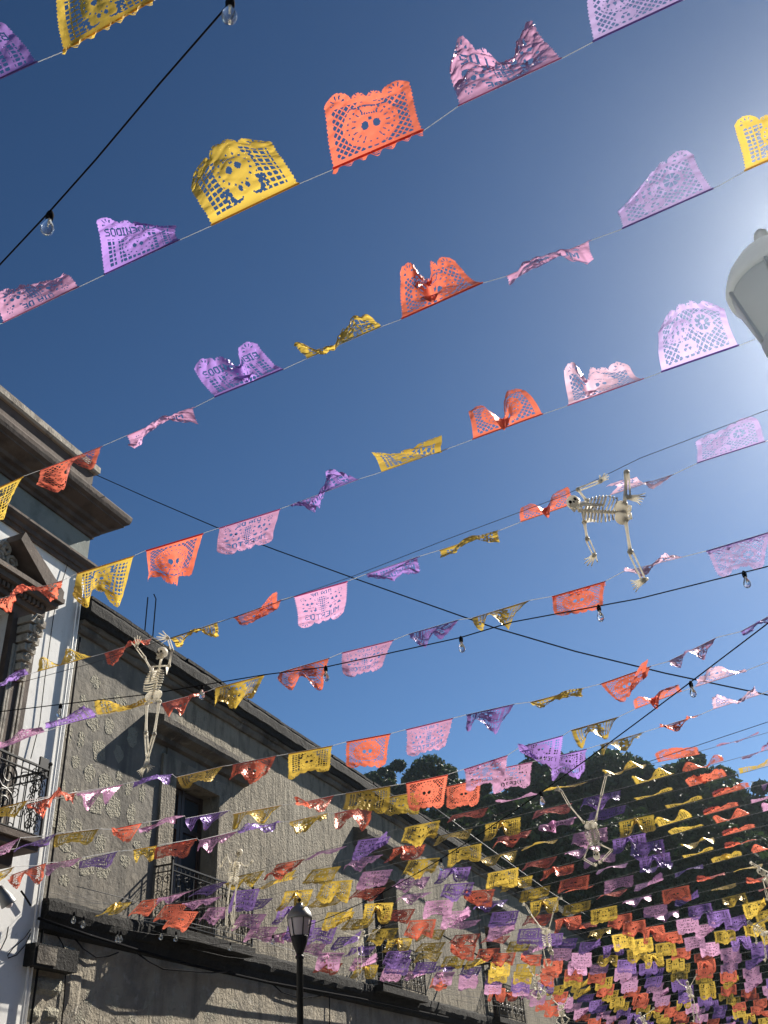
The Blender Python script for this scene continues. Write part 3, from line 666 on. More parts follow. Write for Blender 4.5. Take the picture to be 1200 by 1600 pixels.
def surface(P, style, seed, U, V):
    """P: four corners (top left, top right, bottom left, bottom right); wind folds by style"""
    r = np.random.RandomState(seed); P = [np.asarray(p, float) for p in P]
    W = np.linalg.norm(P[1]-P[0]); n = np.cross(P[1]-P[0], (P[2]+P[3]-P[0]-P[1])/2); n /= max(1e-6, np.linalg.norm(n))
    hv = (P[2]+P[3]-P[0]-P[1])/2; hl = max(.02, np.linalg.norm(hv))
    u, v = U, V; vv = v.copy(); off = np.zeros_like(u); s1 = r.choice([-1, 1])
    g = W/.42
    amp, cr = .010, .007
    if style == 'flat': off += s1*.022*np.sin(math.pi*(u*1.6+r.rand()))*v
    elif style == 'hem': off += s1*.016*np.sin(math.pi*(u*2+r.rand()))*v
    elif style == 'hang': off += .03*np.sin(math.pi*(u*2.2+r.rand()))*v
    elif style == 'hump':
        vv = v*(.92+.3*np.sin(math.pi*np.clip(u*1.05, 0, 1))**1.3); off += s1*.05*np.sin(math.pi*u)*v-.03*np.sin(math.pi*v); cr = .014
    elif style == 'notch':
        c = r.uniform(.3, .62); w = np.exp(-((u-c)/.10)**2)
        vv = v*(1.08-.62*w); off += s1*(.075*np.exp(-((u-c)/.13)**2)*v-.03*np.sin(math.pi*v)); cr = .010
        off += .03*w*np.sin(v*14+2)
    elif style == 'fold':
        k = (.45+.55*r.rand()); lim = 1-.62*np.clip((u-.35)/.65, 0, 1)**1.1 if s1 > 0 else 1-.62*np.clip((.65-u)/.65, 0, 1)**1.1
        over = np.maximum(0, v-lim); vv = np.minimum(v, lim)-over*.75; off += -.10*over-.02*(over > 0)*np.minimum(1, over*12); off += .015*np.sin(5*u+1)*v; cr = .009
    elif style == 'crush': vv = v*(.95+.13*np.sin(9*u+r.rand()*6)); off += .045*np.sin(7*u+r.rand()*6)*v; cr = .026
    elif style == 'thin': off += .035*np.sin(6*u+r.rand()*6)*v+.02*np.sin(5*v+3*u); cr = .016
    elif style == 'lobes':
        ph = r.rand()*6.28; wv = np.sin(2*math.pi*1.5*u+ph); off += .05*wv*v**1.1; vv = v*(1.02+.05*wv); cr = .010
    off = (off+cr*crumple(u, v, r, 1.1, True)*(.15+v)+.2*cr*crumple(u, v, r, 4.0, style == 'crush')*(.1+v))*g
    off *= np.clip(v*6, 0, 1)
    lat = .012*np.sin(4*v+r.rand()*6)*v*g
    out = np.zeros(u.shape+(3,))
    for k in range(3):
        top = P[0][k]*(1-u)+P[1][k]*u; bot = P[2][k]*(1-u)+P[3][k]*u
        out[..., k] = top+(bot-top)*vv+n[k]*off+(P[1][k]-P[0][k])/W*lat
    return out
def grid_mesh(name, pos, keep, mats, org):
    nv, nu = keep.shape; idx = np.arange((nv+1)*(nu+1)).reshape(nv+1, nu+1)
    q = np.stack([idx[:-1, :-1], idx[:-1, 1:], idx[1:, 1:], idx[1:, :-1]], -1)[keep]
    used = np.unique(q); re = np.zeros(idx.size, int); re[used] = np.arange(len(used)); q = re[q]
    V = (pos.reshape(-1, 3)[used]-np.asarray(org)); n = len(q)
    me = bpy.data.meshes.new(name); me.vertices.add(len(V)); me.vertices.foreach_set('co', V.astype(np.float32).ravel())
    me.loops.add(n*4); me.loops.foreach_set('vertex_index', q.ravel().astype(np.int32)); me.polygons.add(n)
    me.polygons.foreach_set('loop_start', np.arange(0, n*4, 4, dtype=np.int32)); me.polygons.foreach_set('use_smooth', np.ones(n, bool))
    me.update(calc_edges=True); me.materials.append(mats); return me
ORD = ['', 'first', 'second', 'third', 'fourth', 'fifth', 'sixth', 'seventh', 'eighth', 'ninth', 'tenth', 'eleventh', 'twelfth', 'thirteenth', 'fourteenth', 'fifteenth', 'sixteenth', 'seventeenth', 'eighteenth', 'nineteenth', 'twentieth']
ORD += ['twenty-'+w for w in ORD[1:10]]+['thirtieth']+['thirty-'+w for w in ORD[1:10]]
LOOK = {'flat': 'smooth', 'hem': 'taut', 'hang': 'hanging', 'hump': 'billowing', 'notch': 'pinched', 'fold': 'folded', 'crush': 'crumpled', 'thin': 'edge-on', 'lobes': 'rippled'}
GROUP = 'cut-paper banners hung on the strings'
def banner_label(style, kind, n, row): return '%s %s paper banner, %s from left on the %s string from top' % (LOOK[style], {'purple2': 'lilac', 'pink2': 'pale pink'}.get(kind, kind), ORD[n], ORD[row])
def make_banner(kind, P, style, seed, nu, nv, label, hem=True):
    colour = {'purple2': 'lilac', 'pink2': 'pale pink'}.get(kind, kind); org = P[0]; hemc = kind.rstrip('2')
    v = np.linspace(0, 1, nv+1); u = np.linspace(0, 1, nu+1); U, V = np.meshgrid(u, v)
    pos = surface(P, style, seed, U, V)
    o = bpy.data.objects.new('paper_banner', grid_mesh('paper_banner', pos, mask(kind, nu, nv), PAPER[colour], org)); COL.objects.link(o); o.location = org
    tag(o, label, 'banner', GROUP)
    if hem:
        e = np.linspace(0, 1, 13); V2, U2 = np.meshgrid(np.array([-.008, .035]), e, indexing='ij')
        hv = (np.asarray(P[2])+P[3]-P[0]-P[1])/2
        hp = np.asarray(P[0])[None, None]*(1-U2[..., None])+np.asarray(P[1])[None, None]*U2[..., None]+hv[None, None]*V2[..., None]
        tocam = (ORI-np.asarray(P[0])); tocam /= np.linalg.norm(tocam)
        hp += tocam*.004
        h = bpy.data.objects.new('hem', grid_mesh('hem', hp, np.ones((1, 12), bool), HEM[hemc], org)); COL.objects.link(h); h.parent = o
    if style == 'hem' and hem:
        r = np.random.RandomState(seed+5); nn = 36; e = np.linspace(.01, .99, nn+1); V2, U2 = np.meshgrid(np.linspace(0, 1, 7), e, indexing='ij')
        W = np.linalg.norm(np.asarray(P[1])-P[0])
        fp = np.asarray(P[0])[None, None]*(1-U2[..., None])+np.asarray(P[1])[None, None]*U2[..., None]
        fp = fp+np.array([0, -.4, -1])[None, None]*(V2*(.034+.016*np.sin(U2*11+seed)))[..., None]*W/.42
        fp[..., 1] += .012*np.sin(U2*40)*V2
        kp = np.ones((6, nn), bool); ii, jj = np.mgrid[0:6, 0:nn]
        kp[(ii > 0) & (ii < 5) & ((ii+jj) % 4 != 0) & ((ii-jj) % 4 != 0) & (jj % 12 > 1)] = False
        h = bpy.data.objects.new('flap', grid_mesh('flap', fp, kp, PAPER[colour], org)); COL.objects.link(h); h.parent = o
    return o

# ------------------------------------------------------------------ rows of banners read from the picture
# row: list of (colour, TL, TR, BL, BR, style)
ROWS=[
[('purple',(-95,167),(59,97),(-118,70),(14,40),'flat'),('yellow',(98,81),(240,1),(80,-15),(205,-70),'hem')],
[('pink',(4,505),(124,448),(-14,452),(98,428),'hump'),('purple',(162,430),(281,375),(147,335),(262,350),'fold'),('yellow',(330,353),(468,287),(290,290),(418,215),'hump'),('coral',(520,265),(662,204),(499,158),(634,120),'hem'),('pink',(716,166),(878,91),(703,104),(835,45),'crush'),('purple2',(926,66),(1068,0),(914,-25),(1040,-80),'flat')],
[('yellow',(-60,788),(37,744),(-52,845),(8,797),'hang'),('coral',(62,735),(160,697),(64,776),(140,722),'lobes'),('pink',(197,681),(305,636),(202,698),(306,650),'thin'),('purple',(335,621),(443,577),(303,572),(404,533),'notch'),('yellow',(478,561),(597,510),(464,549),(590,505),'crush'),('coral',(627,499),(755,442),(620,424),(706,404),'notch'),('pink',(790,432),(925,375),(796,443),(922,388),'thin'),('purple2',(972,358),(1115,295),(958,288),(1078,234),'fold'),('yellow',(1163,268),(1290,212),(1150,190),(1262,140),'flat')],
[('coral',(-15,940),(100,906),(10,946),(88,918),'crush'),('yellow',(120,896),(210,868),(112,938),(186,936),'lobes'),('coral',(228,860),(318,833),(230,912),(300,908),'lobes'),('pink',(342,825),(438,795),(338,867),(430,853),'flat'),('purple',(449,791),(563,748),(470,800),(530,742),'crush'),('yellow',(595,738),(700,701),(578,700),(672,720),'fold'),('coral',(738,687),(849,647),(735,645),(818,606),'notch'),('pink2',(887,634),(1006,592),(880,575),(985,570),'notch'),('purple2',(1033,582),(1155,540),(1024,513),(1125,472),'hump')],
[('purple',(-42,1080),(46,1053),(-38,1086),(40,1058),'thin'),('yellow',(57,1050),(143,1026),(60,1040),(120,1020),'lobes'),('coral',(162,1021),(238,997),(170,1036),(232,1002),'crush'),('yellow',(265,998),(340,972),(275,1006),(340,988),'crush'),('coral',(365,965),(440,937),(372,975),(424,978),'fold'),('pink',(459,932),(543,908),(470,985),(541,962),'flat'),('purple',(572,897),(656,869),(577,909),(655,899),'thin'),('yellow',(686,860),(780,829),(690,871),(781,839),'thin'),('coral',(813,816),(897,787),(812,798),(888,764),'notch'),('pink2',(952,774),(1053,741),(984,738),(1022,768),'fold'),('purple2',(1089,724),(1196,690),(1084,685),(1182,650),'flat')],
[('pink',(-10,1170),(71,1143),(-8,1162),(60,1140),'thin'),('purple',(70,1139),(152,1120),(72,1132),(128,1104),'hump'),('yellow',(152,1116),(240,1098),(148,1108),(235,1095),'thin'),('coral',(252,1099),(325,1080),(262,1126),(300,1094),'lobes'),('yellow',(336,1075),(415,1054),(333,1108),(392,1098),'lobes'),('coral',(436,1051),(515,1028),(435,1070),(502,1068),'lobes'),('pink',(534,1020),(615,1000),(534,1058),(596,1050),'flat'),('purple',(638,991),(718,968),(645,1009),(690,995),'lobes'),('yellow',(736,966),(828,938),(742,974),(806,970),'lobes'),('coral',(862,932),(946,908),(868,967),(944,952),'hem'),('pink2',(974,893),(1068,870),(979,899),(1055,876),'crush'),('purple2',(1103,861),(1203,831),(1126,903),(1195,884),'hem')],
[('yellow',(-40,1273),(45,1250),(-30,1292),(27,1272),'flat'),('coral',(39,1258),(120,1237),(60,1264),(112,1246),'crush'),('pink',(119,1240),(192,1226),(116,1260),(165,1250),'lobes'),('purple',(208,1222),(270,1210),(208,1229),(266,1216),'thin'),('yellow',(275,1215),(350,1197),(286,1231),(328,1222),'flat'),('coral',(363,1195),(432,1181),(358,1216),(416,1222),'lobes'),('yellow',(450,1178),(520,1165),(447,1219),(513,1205),'flat'),('coral',(541,1159),(611,1146),(540,1203),(602,1198),'flat'),('pink',(634,1140),(708,1122),(637,1182),(700,1171),'flat'),('purple',(728,1117),(804,1100),(727,1134),(790,1139),'lobes'),('yellow',(829,1097),(913,1075),(832,1104),(912,1090),'thin'),('coral',(937,1069),(1017,1041),(966,1098),(1005,1086),'fold'),('pink',(1043,1034),(1120,996),(1050,1037),(1106,1016),'lobes'),('purple',(1157,987),(1210,958),(1160,994),(1212,972),'thin')],
[('pink',(-22,1332),(32,1309),(-18,1345),(20,1325),'flat'),('purple',(25,1326),(88,1302),(22,1333),(75,1315),'flat'),('yellow',(86,1305),(155,1295),(82,1328),(140,1315),'flat'),('coral',(176,1296),(222,1286),(178,1318),(198,1325),'fold'),('pink',(218,1295),(289,1275),(217,1300),(270,1285),'thin'),('purple',(290,1279),(360,1266),(290,1290),(325,1288),'lobes'),('yellow',(364,1272),(440,1258),(364,1287),(430,1276),'lobes'),('coral',(460,1256),(522,1243),(464,1259),(505,1272),'fold'),('yellow',(540,1240),(610,1228),(536,1269),(608,1268),'flat'),('coral',(634,1224),(700,1210),(640,1268),(694,1266),'flat'),('pink',(725,1202),(793,1180),(729,1236),(787,1224),'hem'),('purple',(813,1167),(880,1149),(812,1190),(874,1214),'fold'),('yellow',(892,1141),(967,1120),(899,1163),(955,1143),'lobes'),('coral',(992,1108),(1066,1080),(991,1094),(1060,1074),'notch'),('pink2',(1087,1073),(1165,1048),(1086,1056),(1162,1043),'crush')],
[('yellow',(-28,1372),(23,1354),(-32,1388),(12,1375),'flat'),('coral',(18,1367),(73,1348),(12,1382),(62,1372),'lobes'),('pink',(70,1352),(128,1340),(70,1365),(110,1357),'flat'),('purple',(124,1346),(185,1330),(122,1362),(170,1352),'flat'),('yellow',(208,1328),(246,1321),(210,1346),(238,1343),'crush'),('coral',(242,1325),(308,1310),(240,1345),(292,1338),'hem'),('pink',(311,1313),(372,1299),(308,1334),(345,1322),'lobes'),('purple',(370,1298),(440,1284),(372,1303),(425,1291),'thin'),('yellow',(452,1284),(513,1270),(452,1304),(508,1286),'crush'),('coral',(522,1271),(582,1258),(522,1288),(578,1288),'lobes'),('yellow',(600,1247),(657,1236),(598,1272),(655,1276),'flat'),('coral',(697,1229),(752,1217),(697,1264),(748,1260),'flat'),('pink',(770,1203),(832,1190),(770,1244),(828,1226),'flat'),('purple',(862,1183),(917,1170),(858,1217),(914,1212),'lobes'),('yellow',(937,1164),(1006,1144),(940,1178),(1000,1161),'lobes'),('coral',(1029,1137),(1096,1116),(1040,1142),(1085,1130),'crush'),('pink2',(1114,1108),(1188,1085),(1115,1098),(1180,1084),'crush')],
]

ROWY = [[(0, 1.52)], [(0, 2.38)], [(0, 3.22)], [(0, 4.2)], [(100, 4.6), (200, 5.2), (300, 5.4), (1200, 5.4)], [(0, 4.7), (200, 5.0), (290, 5.6), (400, 5.95), (1200, 5.97)],
        [(0, 4.8), (80, 5.2), (155, 5.8), (240, 6.3), (310, 6.6), (400, 6.9), (480, 7.2), (1200, 7.25)], [(0, 6.4), (120, 6.2), (250, 6.5), (330, 6.8), (400, 7.0), (490, 7.4), (570, 7.8), (660, 8.1), (1200, 8.15)],
        [(0, 7.6), (100, 7.4), (200, 7.4), (340, 7.7), (480, 8.4), (550, 8.8), (640, 9.3), (1200, 9.3)]]
def row_y(i, x):
    a = ROWY[i]; return float(np.interp(x, [p[0] for p in a], [p[1] for p in a]))
def free_corner(Pt, px, h, far=False):
    d = ray(*px); w = Pt-ORI; b = d@w; c = w@w-h*h; D = b*b-c
    if D <= 0:
        q = ORI+d*b; e = q-Pt; return Pt+e/np.linalg.norm(e)*h
    t = b+math.sqrt(D) if far else b-math.sqrt(D)
    return ORI+d*t
NTRACED = 0
def thread(pts, label, name='bunting_string', m_='thread', r=.0028, cat='string', n=4):
    return tag(MB().tube(pts, r, n).build(name, M[m_], None, True, org=pts[0]), label, cat, 'thin strings carrying the banners' if name == 'bunting_string' else None)
for i, row in enumerate(ROWS):
    nu, nv = [(112, 84), (112, 84), (96, 72), (80, 60), (72, 54), (64, 48), (56, 42), (48, 36), (44, 33)][i]
    pts = []
    for k, (kind, tl, tr, bl, br, style) in enumerate(row):
        Y1, Y2 = row_y(i, tl[0]), row_y(i, tr[0])
        A, B = at_y(*tl, Y1), at_y(*tr, Y2); h = PH*min(1.25, np.linalg.norm(B-A)/.42)
        C, D = free_corner(A, bl, h), free_corner(B, br, h)
        make_banner(kind, (A, B, C, D), style, 1000+i*37+k*11, nu, nv, banner_label(style, kind, k+1, i+1)); NTRACED += 1
        pts += [A, B]
    pts.sort(key=lambda p: p[0])
    a, b = pts[0], pts[-1]
    e = (pts[-1]-pts[-3]); e = e/np.linalg.norm(e); pts.append(b+e*(5-b[0])/max(.3, e[0])+np.array([0, 0, .3]))
    s = np.array([a[0]-3.0, a[1]-.1, a[2]+.35]); pts.insert(0, s)
    thread(pts, 'thin white string carrying banners, %s string from the top of the picture' % ORD[i+1], r=.0014+.0002*i)

# ------------------------------------------------------------------ farther rows
def proto(kind, var, nu, nv):
    """a banner in its own frame: string along +x, hanging along -z, cut edge blown to -y"""
    r = random.Random(var*13+hash(kind) % 7 if False else var*13+len(kind))
    style = ['flat', 'lobes', 'notch', 'flat', 'fold', 'hem', 'lobes', 'hang'][var % 8]
    U, V = np.meshgrid(np.linspace(0, 1, nu+1), np.linspace(0, 1, nv+1))
    P = ((0, 0, 0), (.42, 0, 0), (-.01, 0, -PH), (.41, 0, -PH))
    return grid_mesh('paper_banner', surface(P, style, 500+var*7+len(kind), U, V), mask(kind, nu, nv), PAPER_FAR[kind.rstrip('2')], (0, 0, 0)), style
KINDS = ['yellow', 'coral', 'pink', 'purple']
PRO = {(k, v): proto(k, v, 44, 33) for k in KINDS for v in range(8)}
YPX = [1198, 1224, 1249, 1275, 1300, 1318, 1341, 1361, 1381, 1401, 1420, 1436, 1451, 1466, 1480, 1493, 1506, 1518, 1530, 1541, 1552, 1562, 1572, 1581, 1590, 1599, 1608, 1617, 1626]
def zline(X, k):
    zl_ = float(np.interp(k, [0, 8, 16, 30], [2.83, 2.60, 3.0, 3.12])); zr_ = 3.16+.006*k
    if X < -7: z = zl_+(.05+.03*(k*7 % 5)/4)*(X+7)**2
    elif X < -1.4: z = zl_+(zr_-zl_)*((X+7)/5.6)**1.3
    else: z = zr_+.06*(X+1.4)+.015*(X+1.4)**2
    return H+z
def solve_y(y, k):
    Y = 12.
    for _ in range(60):
        p = at_y(1000, y, Y); Y *= (zline(p[0], k)-H)/(p[2]-H)
    return Y
FAR = []
for k, y in enumerate(YPX):
    r = random.Random(300+k); Y = solve_y(y, k); row = k+10; n = 0
    yw = max(11.35, Y+r.uniform(-.2, .3))
    def P(X):
        t = min(1, max(0, (-4-X)/6)); z = zline(X, k)
        return np.array([X, Y+(yw-Y)*t**1.5, z])
    X0 = -9.95
    thread([P(x) for x in np.arange(X0, 5.01, .75)], 'thin white string carrying banners, %s string from the top of the picture' % ORD[row], m_='twine', r=.0026 if k < 12 else .0036, n=3)
    ph = -1.12+r.uniform(-.2, .2)+.022*k
    for j in range(-17, 9):
        X = ph+j*.56+r.uniform(-.03, .03)
        if X < (-8.6, -8.15, -7.9)[min(k, 2)]+(.45 if k > 2 else 0)+r.uniform(-.1, .1): continue
        a, b = P(X), P(X+.42); pc = proj((a+b)/2-np.array([0, 0, .15]))
        if not (-25 < pc[0] < 1225 and pc[1] < 1640): continue
        kind = KINDS[(j+1) % 4]
        if r.random() < .16: kind = r.choice(KINDS[:2])
        n += 1
        FAR.append((k, row, n, kind, a, b, r.random(), r.random(), r.random(), X, Y))
FAR.sort(key=lambda f: (f[10]))
LIMIT = 300-NTRACED
stuff = {k: [] for k in KINDS}
for q, (k, row, n, kind, a, b, r1, r2, r3, X, Y) in enumerate(FAR):
    xr = proj(a)[0]
    if X > -1.9 and k < 10+4*r3: th = math.radians(64+r1*28)
    elif X > -3.5 and k < 6+6*r3: th = math.radians(36+r1*40)
    elif k < 12: th = math.radians(26+r1*38)
    else: th = math.radians(6+r1*40)
    var = int(r2*7.99)
    me, style = PRO[(kind, var)]
    ex = Vector(b-a).normalized(); shear = -.28 if X < -4 else (-.05 if X < -1.9 else .1)
    down = Vector((shear, -math.sin(th), -math.cos(th))); ez = -(down-ex*down.dot(ex)*.0); ez.normalize()
    ey = ez.cross(ex).normalized()
    sz = 1 if k < 10 else .92
    Mx = Matrix((ex*sz, ey*sz, ez*(.86+.1*r3)*sz)).transposed().to_4x4(); Mx.translation = a
    if q < LIMIT:
        o = bpy.data.objects.new('paper_banner', me); COL.objects.link(o); o.matrix_world = Mx
        tag(o, banner_label(style, kind, n, row), 'banner', GROUP)
    else: stuff[kind].append((me, Mx))
vs, fs, mi = [], [], []
LOW = {(k, v): proto(k, v, 24, 18)[0] for k in KINDS for v in range(8)}
for ki, kind in enumerate(KINDS):
    for me, Mx in stuff[kind]:
        me = LOW[(kind, [v for v in range(8) if PRO[(kind, v)][0] == me][0])]
        b0 = len(vs); vs += [Mx @ v.co for v in me.vertices]; fs += [tuple(b0+i for i in p.vertices) for p in me.polygons]; mi += [ki]*len(me.polygons)
if vs:
    me = bpy.data.meshes.new('paper_banners'); me.from_pydata(vs, [], fs)
    for kind in KINDS: me.materials.append(PAPER_FAR[kind])
    me.polygons.foreach_set('material_index', mi); me.polygons.foreach_set('use_smooth', [True]*len(fs))
    o = bpy.data.objects.new('paper_banners', me); COL.objects.link(o)
    tag(o, 'crowd of tiny yellow, coral, pink and purple banners farthest down the street', 'banners', None, 'stuff')

# ------------------------------------------------------------------ skeletons
def skeleton(J, label, face=(0, -1, 0), fine=True):
    """J: joint name -> point in space; one mesh per bone group"""
    J = {k: Vector(v) for k, v in J.items()}
    o = empty('skeleton', J['pel'], label, 'skeleton', 'white plastic skeletons hung between the banners')
    S = ((J['neck']-J['pel']).length)/.36*1.14; f = Vector(face)
    n = 6 if fine else 4
    def part(mb, name, org, par=None, mm='bone'): return mb.build(name, M[mm], par or o, True, org=org)
    up = (J['head']-J['neck']).normalized(); ff = (f-up*f.dot(up)).normalized(); rt = up.cross(ff).normalized()
    R3 = Matrix((rt, ff, up)).transposed()
    hs = .062*S; hc = J['head']
    sk = MB().ball(hc+up*hs*.25-ff*hs*.1, (hs*.82, hs*1.0, hs*.88), 12, M=R3)
    sk.ball(hc-up*hs*.38+ff*hs*.42, (hs*.55, hs*.42, hs*.48), 10, M=R3)
    for s in (-1, 1): sk.ball(hc+rt*s*hs*.52+ff*hs*.45-up*hs*.2, (hs*.2, hs*.34, hs*.16), 6, M=R3)
    so_ = part(sk, 'skull', hc)
    jw = MB(); jp = [hc+rt*s*hs*.55+ff*hs*q-up*hs*h_ for s, q, h_ in ((-1, .05, .5), (-1, .2, .95), (-.45, .78, 1.15), (.45, .78, 1.15), (1, .2, .95), (1, .05, .5))]
    jw.tube(jp, hs*.15, n)
    for k in range(6): jw.ball(hc+rt*hs*(-.33+.13*k)+ff*hs*.83-up*hs*.86, (hs*.055, hs*.05, hs*.12), 4, M=R3)
    part(jw, 'jaw', hc, so_)
    for s in (-1, 1): part(MB().ball(hc+rt*s*hs*.33+ff*hs*.72+up*hs*.05, (hs*.21, hs*.16, hs*.22), 8, M=R3), 'eye_socket', hc, so_, 'socket')
    part(MB().ball(hc+ff*hs*.84-up*hs*.28, (hs*.10, hs*.08, hs*.15), 6, M=R3), 'nose_hole', hc, so_, 'socket')
    # spine
    sp = MB(); ax = J['pel']-J['neck']; mid = (f*-.01*S)
    for k in range(13 if fine else 8):
        t = k/(12 if fine else 7); p_ = J['neck']+ax*t+up*.0; sp.ball(p_, (.017*S*(1+.5*t), .017*S, .013*S), n)
    sp.tube([J['head']-up*hs*.5-ff*hs*.1, J['neck']], .012*S, n); sp.tube([J['neck'], J['pel']], .008*S, n); part(sp, 'spine', J['neck'])
    # rib cage
    dn = ax.normalized(); sd = (J['shR']-J['shL']); sd = (sd-dn*sd.dot(dn)).normalized(); fr = sd.cross(dn); fr = fr if fr.dot(f) > 0 else -fr
    rb = MB(); nr = 9 if fine else 6; top = J['neck']+dn*.03*S
    for k in range(nr):
        t = k/(nr-1); w = .096*S*(.55+.55*math.sin(math.pi*(.18+.62*t))); dp = .052*S*(.7+.4*t); c = top+dn*(.205*S*t)
        for s in (-1, 1):
            end = 1.0 if t < .75 else .7
            rb.tube([c+sd*s*w*math.sin(math.pi*q*end)-fr*dp*math.cos(math.pi*q*end)*.9+fr*dp*.9+dn*.035*S*math.sin(math.pi*q*.6)-fr*.0 for q in [i/7 for i in range(8)]], .0062*S, 4)
    rb.tube([top+fr*dp*1.72, top+fr*dp*1.75+dn*.16*S], [.013*S, .009*S], n)
    for s, sh in ((-1, 'shL'), (1, 'shR')):
        rb.tube([top+fr*dp*1.6, J[sh]], .008*S, n)
        b_ = J[sh]; rb.add([b_-fr*.01*S, b_+dn*.085*S-sd*s*.045*S*0-fr*.03*S-sd*s*.03*S, b_-sd*s*.06*S-fr*.03*S], [(0, 1, 2)])
    part(rb, 'rib_cage', top)
    # pelvis
    pv = MB(); hv = J['hipR']-J['hipL']; hd = hv.normalized() if hv.length > .02*S else sd
    for s in (-1, 1):
        c = J['pel']+hd*s*.042*S
        B3 = Matrix((hd, fr, -dn)).transposed()
        pv.ball(c-dn*.012*S, (.058*S, .026*S, .052*S), 10, M=B3)
        pv.tube([c+dn*.02*S+hd*s*.012*S, c+dn*.055*S+hd*s*.005*S+fr*.01*S, c+dn*.05*S-hd*s*.03*S+fr*.012*S, c+dn*.025*S-hd*s*.035*S], .011*S, n)
    pv.ball(J['pel'], (.03*S, .02*S, .035*S), n, M=Matrix((hd, fr, -dn)).transposed()); part(pv, 'pelvis', J['pel'])
    def bone(name, a, b, r, double=False):
        mb = MB(); d = b-a; w = d.cross(f); w = (w.normalized() if w.length > 1e-5 else sd)*r*1.05
        for off in ((w, -w) if double else (Vector((0, 0, 0)),)):
            k = .62 if double else 1
            mb.tube([a+off*.6, a+d*.12+off, a+d*.5+off, a+d*.88+off*.9, b+off*.5], [r*1.25*k, r*.95*k, r*.72*k, r*.85*k, r*1.2*k], n)
        mb.ball(a, r*1.55, n+2); mb.ball(b, r*1.45, n+2)
        part(mb, name, a)
    for s, q in ((-1, 'L'), (1, 'R')):
        bone('upper_arm_bone', J['sh'+q], J['el'+q], .0125*S); bone('forearm_bones', J['el'+q], J['wr'+q], .0115*S, True)
        bone('thigh_bone', J['hip'+q], J['kn'+q], .0155*S); bone('shin_bones', J['kn'+q], J['an'+q], .0135*S, True)
        a, b = J['wr'+q], J['ha'+q]; d = (b-a); L = max(d.length, .06*S); d.normalize(); w = d.cross(f); w = w.normalized() if w.length > 1e-5 else sd
        hd_ = MB(); hd_.ball(a+d*L*.12, .013*S, n)
        for k, (an_, ln) in enumerate(((-.95, .7), (-.38, .98), (-.08, 1.05), (.22, 1.0), (.55, .85))):
            dd = (d*math.cos(an_)+w*math.sin(an_)); dd2 = (dd+f*.25).normalized()
            hd_.tube([a+w*.012*S*(k-2)*.5, a+dd*L*ln*.5, a+dd*L*ln*.5+dd2*L*ln*.27, a+dd*L*ln*.5+dd2*L*ln*.5-f*.004*S], [.006*S, .0058*S, .0052*S, .004*S], 4)
        part(hd_, 'hand', a)
        a, b = J['an'+q], J['to'+q]; d = (b-a); L = max(d.length, .07*S); d.normalize(); w = d.cross(f); w = w.normalized() if w.length > 1e-5 else sd
        ft = MB(); ft.ball(a, .016*S, n).ball(a-d*.02*S, .014*S, n)
        for k in range(5): ft.tube([a+w*.006*S*(k-2), a+d*L*.6+w*.013*S*(k-2), a+d*L*(1-.05*abs(k-1))+w*.024*S*(k-2)], [.0075*S, .0055*S, .004*S], 4)
        part(ft, 'foot', a)
    return o
def pxskel(Y, px, label, face=(0, -1, 0), dy=None, fine=True):
    J = {k: at_y(x, y, Y+(dy or {}).get(k, 0)) for k, (x, y) in px.items()}
    return skeleton(J, label, face, fine)
pxskel(4.75, dict(head=(253,1021), neck=(249,1042), pel=(239.5,1089), shL=(236,1046), shR=(264,1040), elL=(226,1028), elR=(269,1016), wrL=(213,1011), wrR=(263,997), haL=(217,994), haR=(247,994),
    hipL=(229.5,1100), hipR=(249,1096), knL=(228,1145), knR=(241,1147), anL=(231,1195), anR=(226.5,1198), toL=(236,1204), toR=(217,1211)),
    'upright white skeleton with both arms raised and ankles crossed, before the stone roof')
pxskel(5.0, dict(head=(897.5,787), neck=(906,798), pel=(974,801), shL=(913,816), shR=(917,783), elL=(917.5,842), elR=(903,765), wrL=(929,867), wrR=(938,752), haL=(917,884), haR=(950,742),
    hipL=(977,812), hipR=(976,788), knL=(985,862), knR=(979,738), anL=(1006,907), anR=(982,777), toL=(987,917), toR=(1007,780)),
    'sprawling white skeleton crawling sideways across the blue sky, held by a thin wire')
pxskel(8.7, dict(head=(932,1336), neck=(930.5,1322), pel=(923,1289), shL=(920,1322), shR=(939,1320), elL=(912,1342), elR=(956,1328), wrL=(927,1351), wrR=(940,1345), haL=(933,1352), haR=(935,1349),
    hipL=(912,1285), hipR=(931,1281), knL=(890,1259), knR=(939,1245), anL=(877,1236), anR=(947,1211), toL=(868,1231), toR=(954,1208)),
    'white skeleton hanging upside down by spread legs before the dark trees')
pxskel(7.2, dict(head=(374,1333), neck=(369.5,1344), pel=(365,1376), shL=(360,1350), shR=(376,1349), elL=(354.5,1336), elR=(385,1355), wrL=(347,1350), wrR=(392,1348), haL=(342,1358), haR=(396,1344),
    hipL=(360,1380), hipR=(370,1380), knL=(355,1415), knR=(366,1412), anL=(353,1448), anR=(362.5,1447), toL=(345,1453), toR=(368,1451)),
    'upright white skeleton in front of the nearest iron balcony, elbows bent')
pxskel(9.3, dict(head=(568,1457), neck=(566,1463), pel=(561,1477), shL=(559,1463), shR=(572,1461), elL=(548,1461), elR=(585,1457), wrL=(541,1458), wrR=(592,1452), haL=(537,1458), haR=(594,1446),
    hipL=(558,1480), hipR=(565,1480), knL=(559,1503), knR=(565,1506), anL=(560,1530), anR=(565,1531), toL=(555,1533), toR=(571,1533)),
    'small upright white skeleton with arms spread wide, right of the whole street lamp', fine=False)
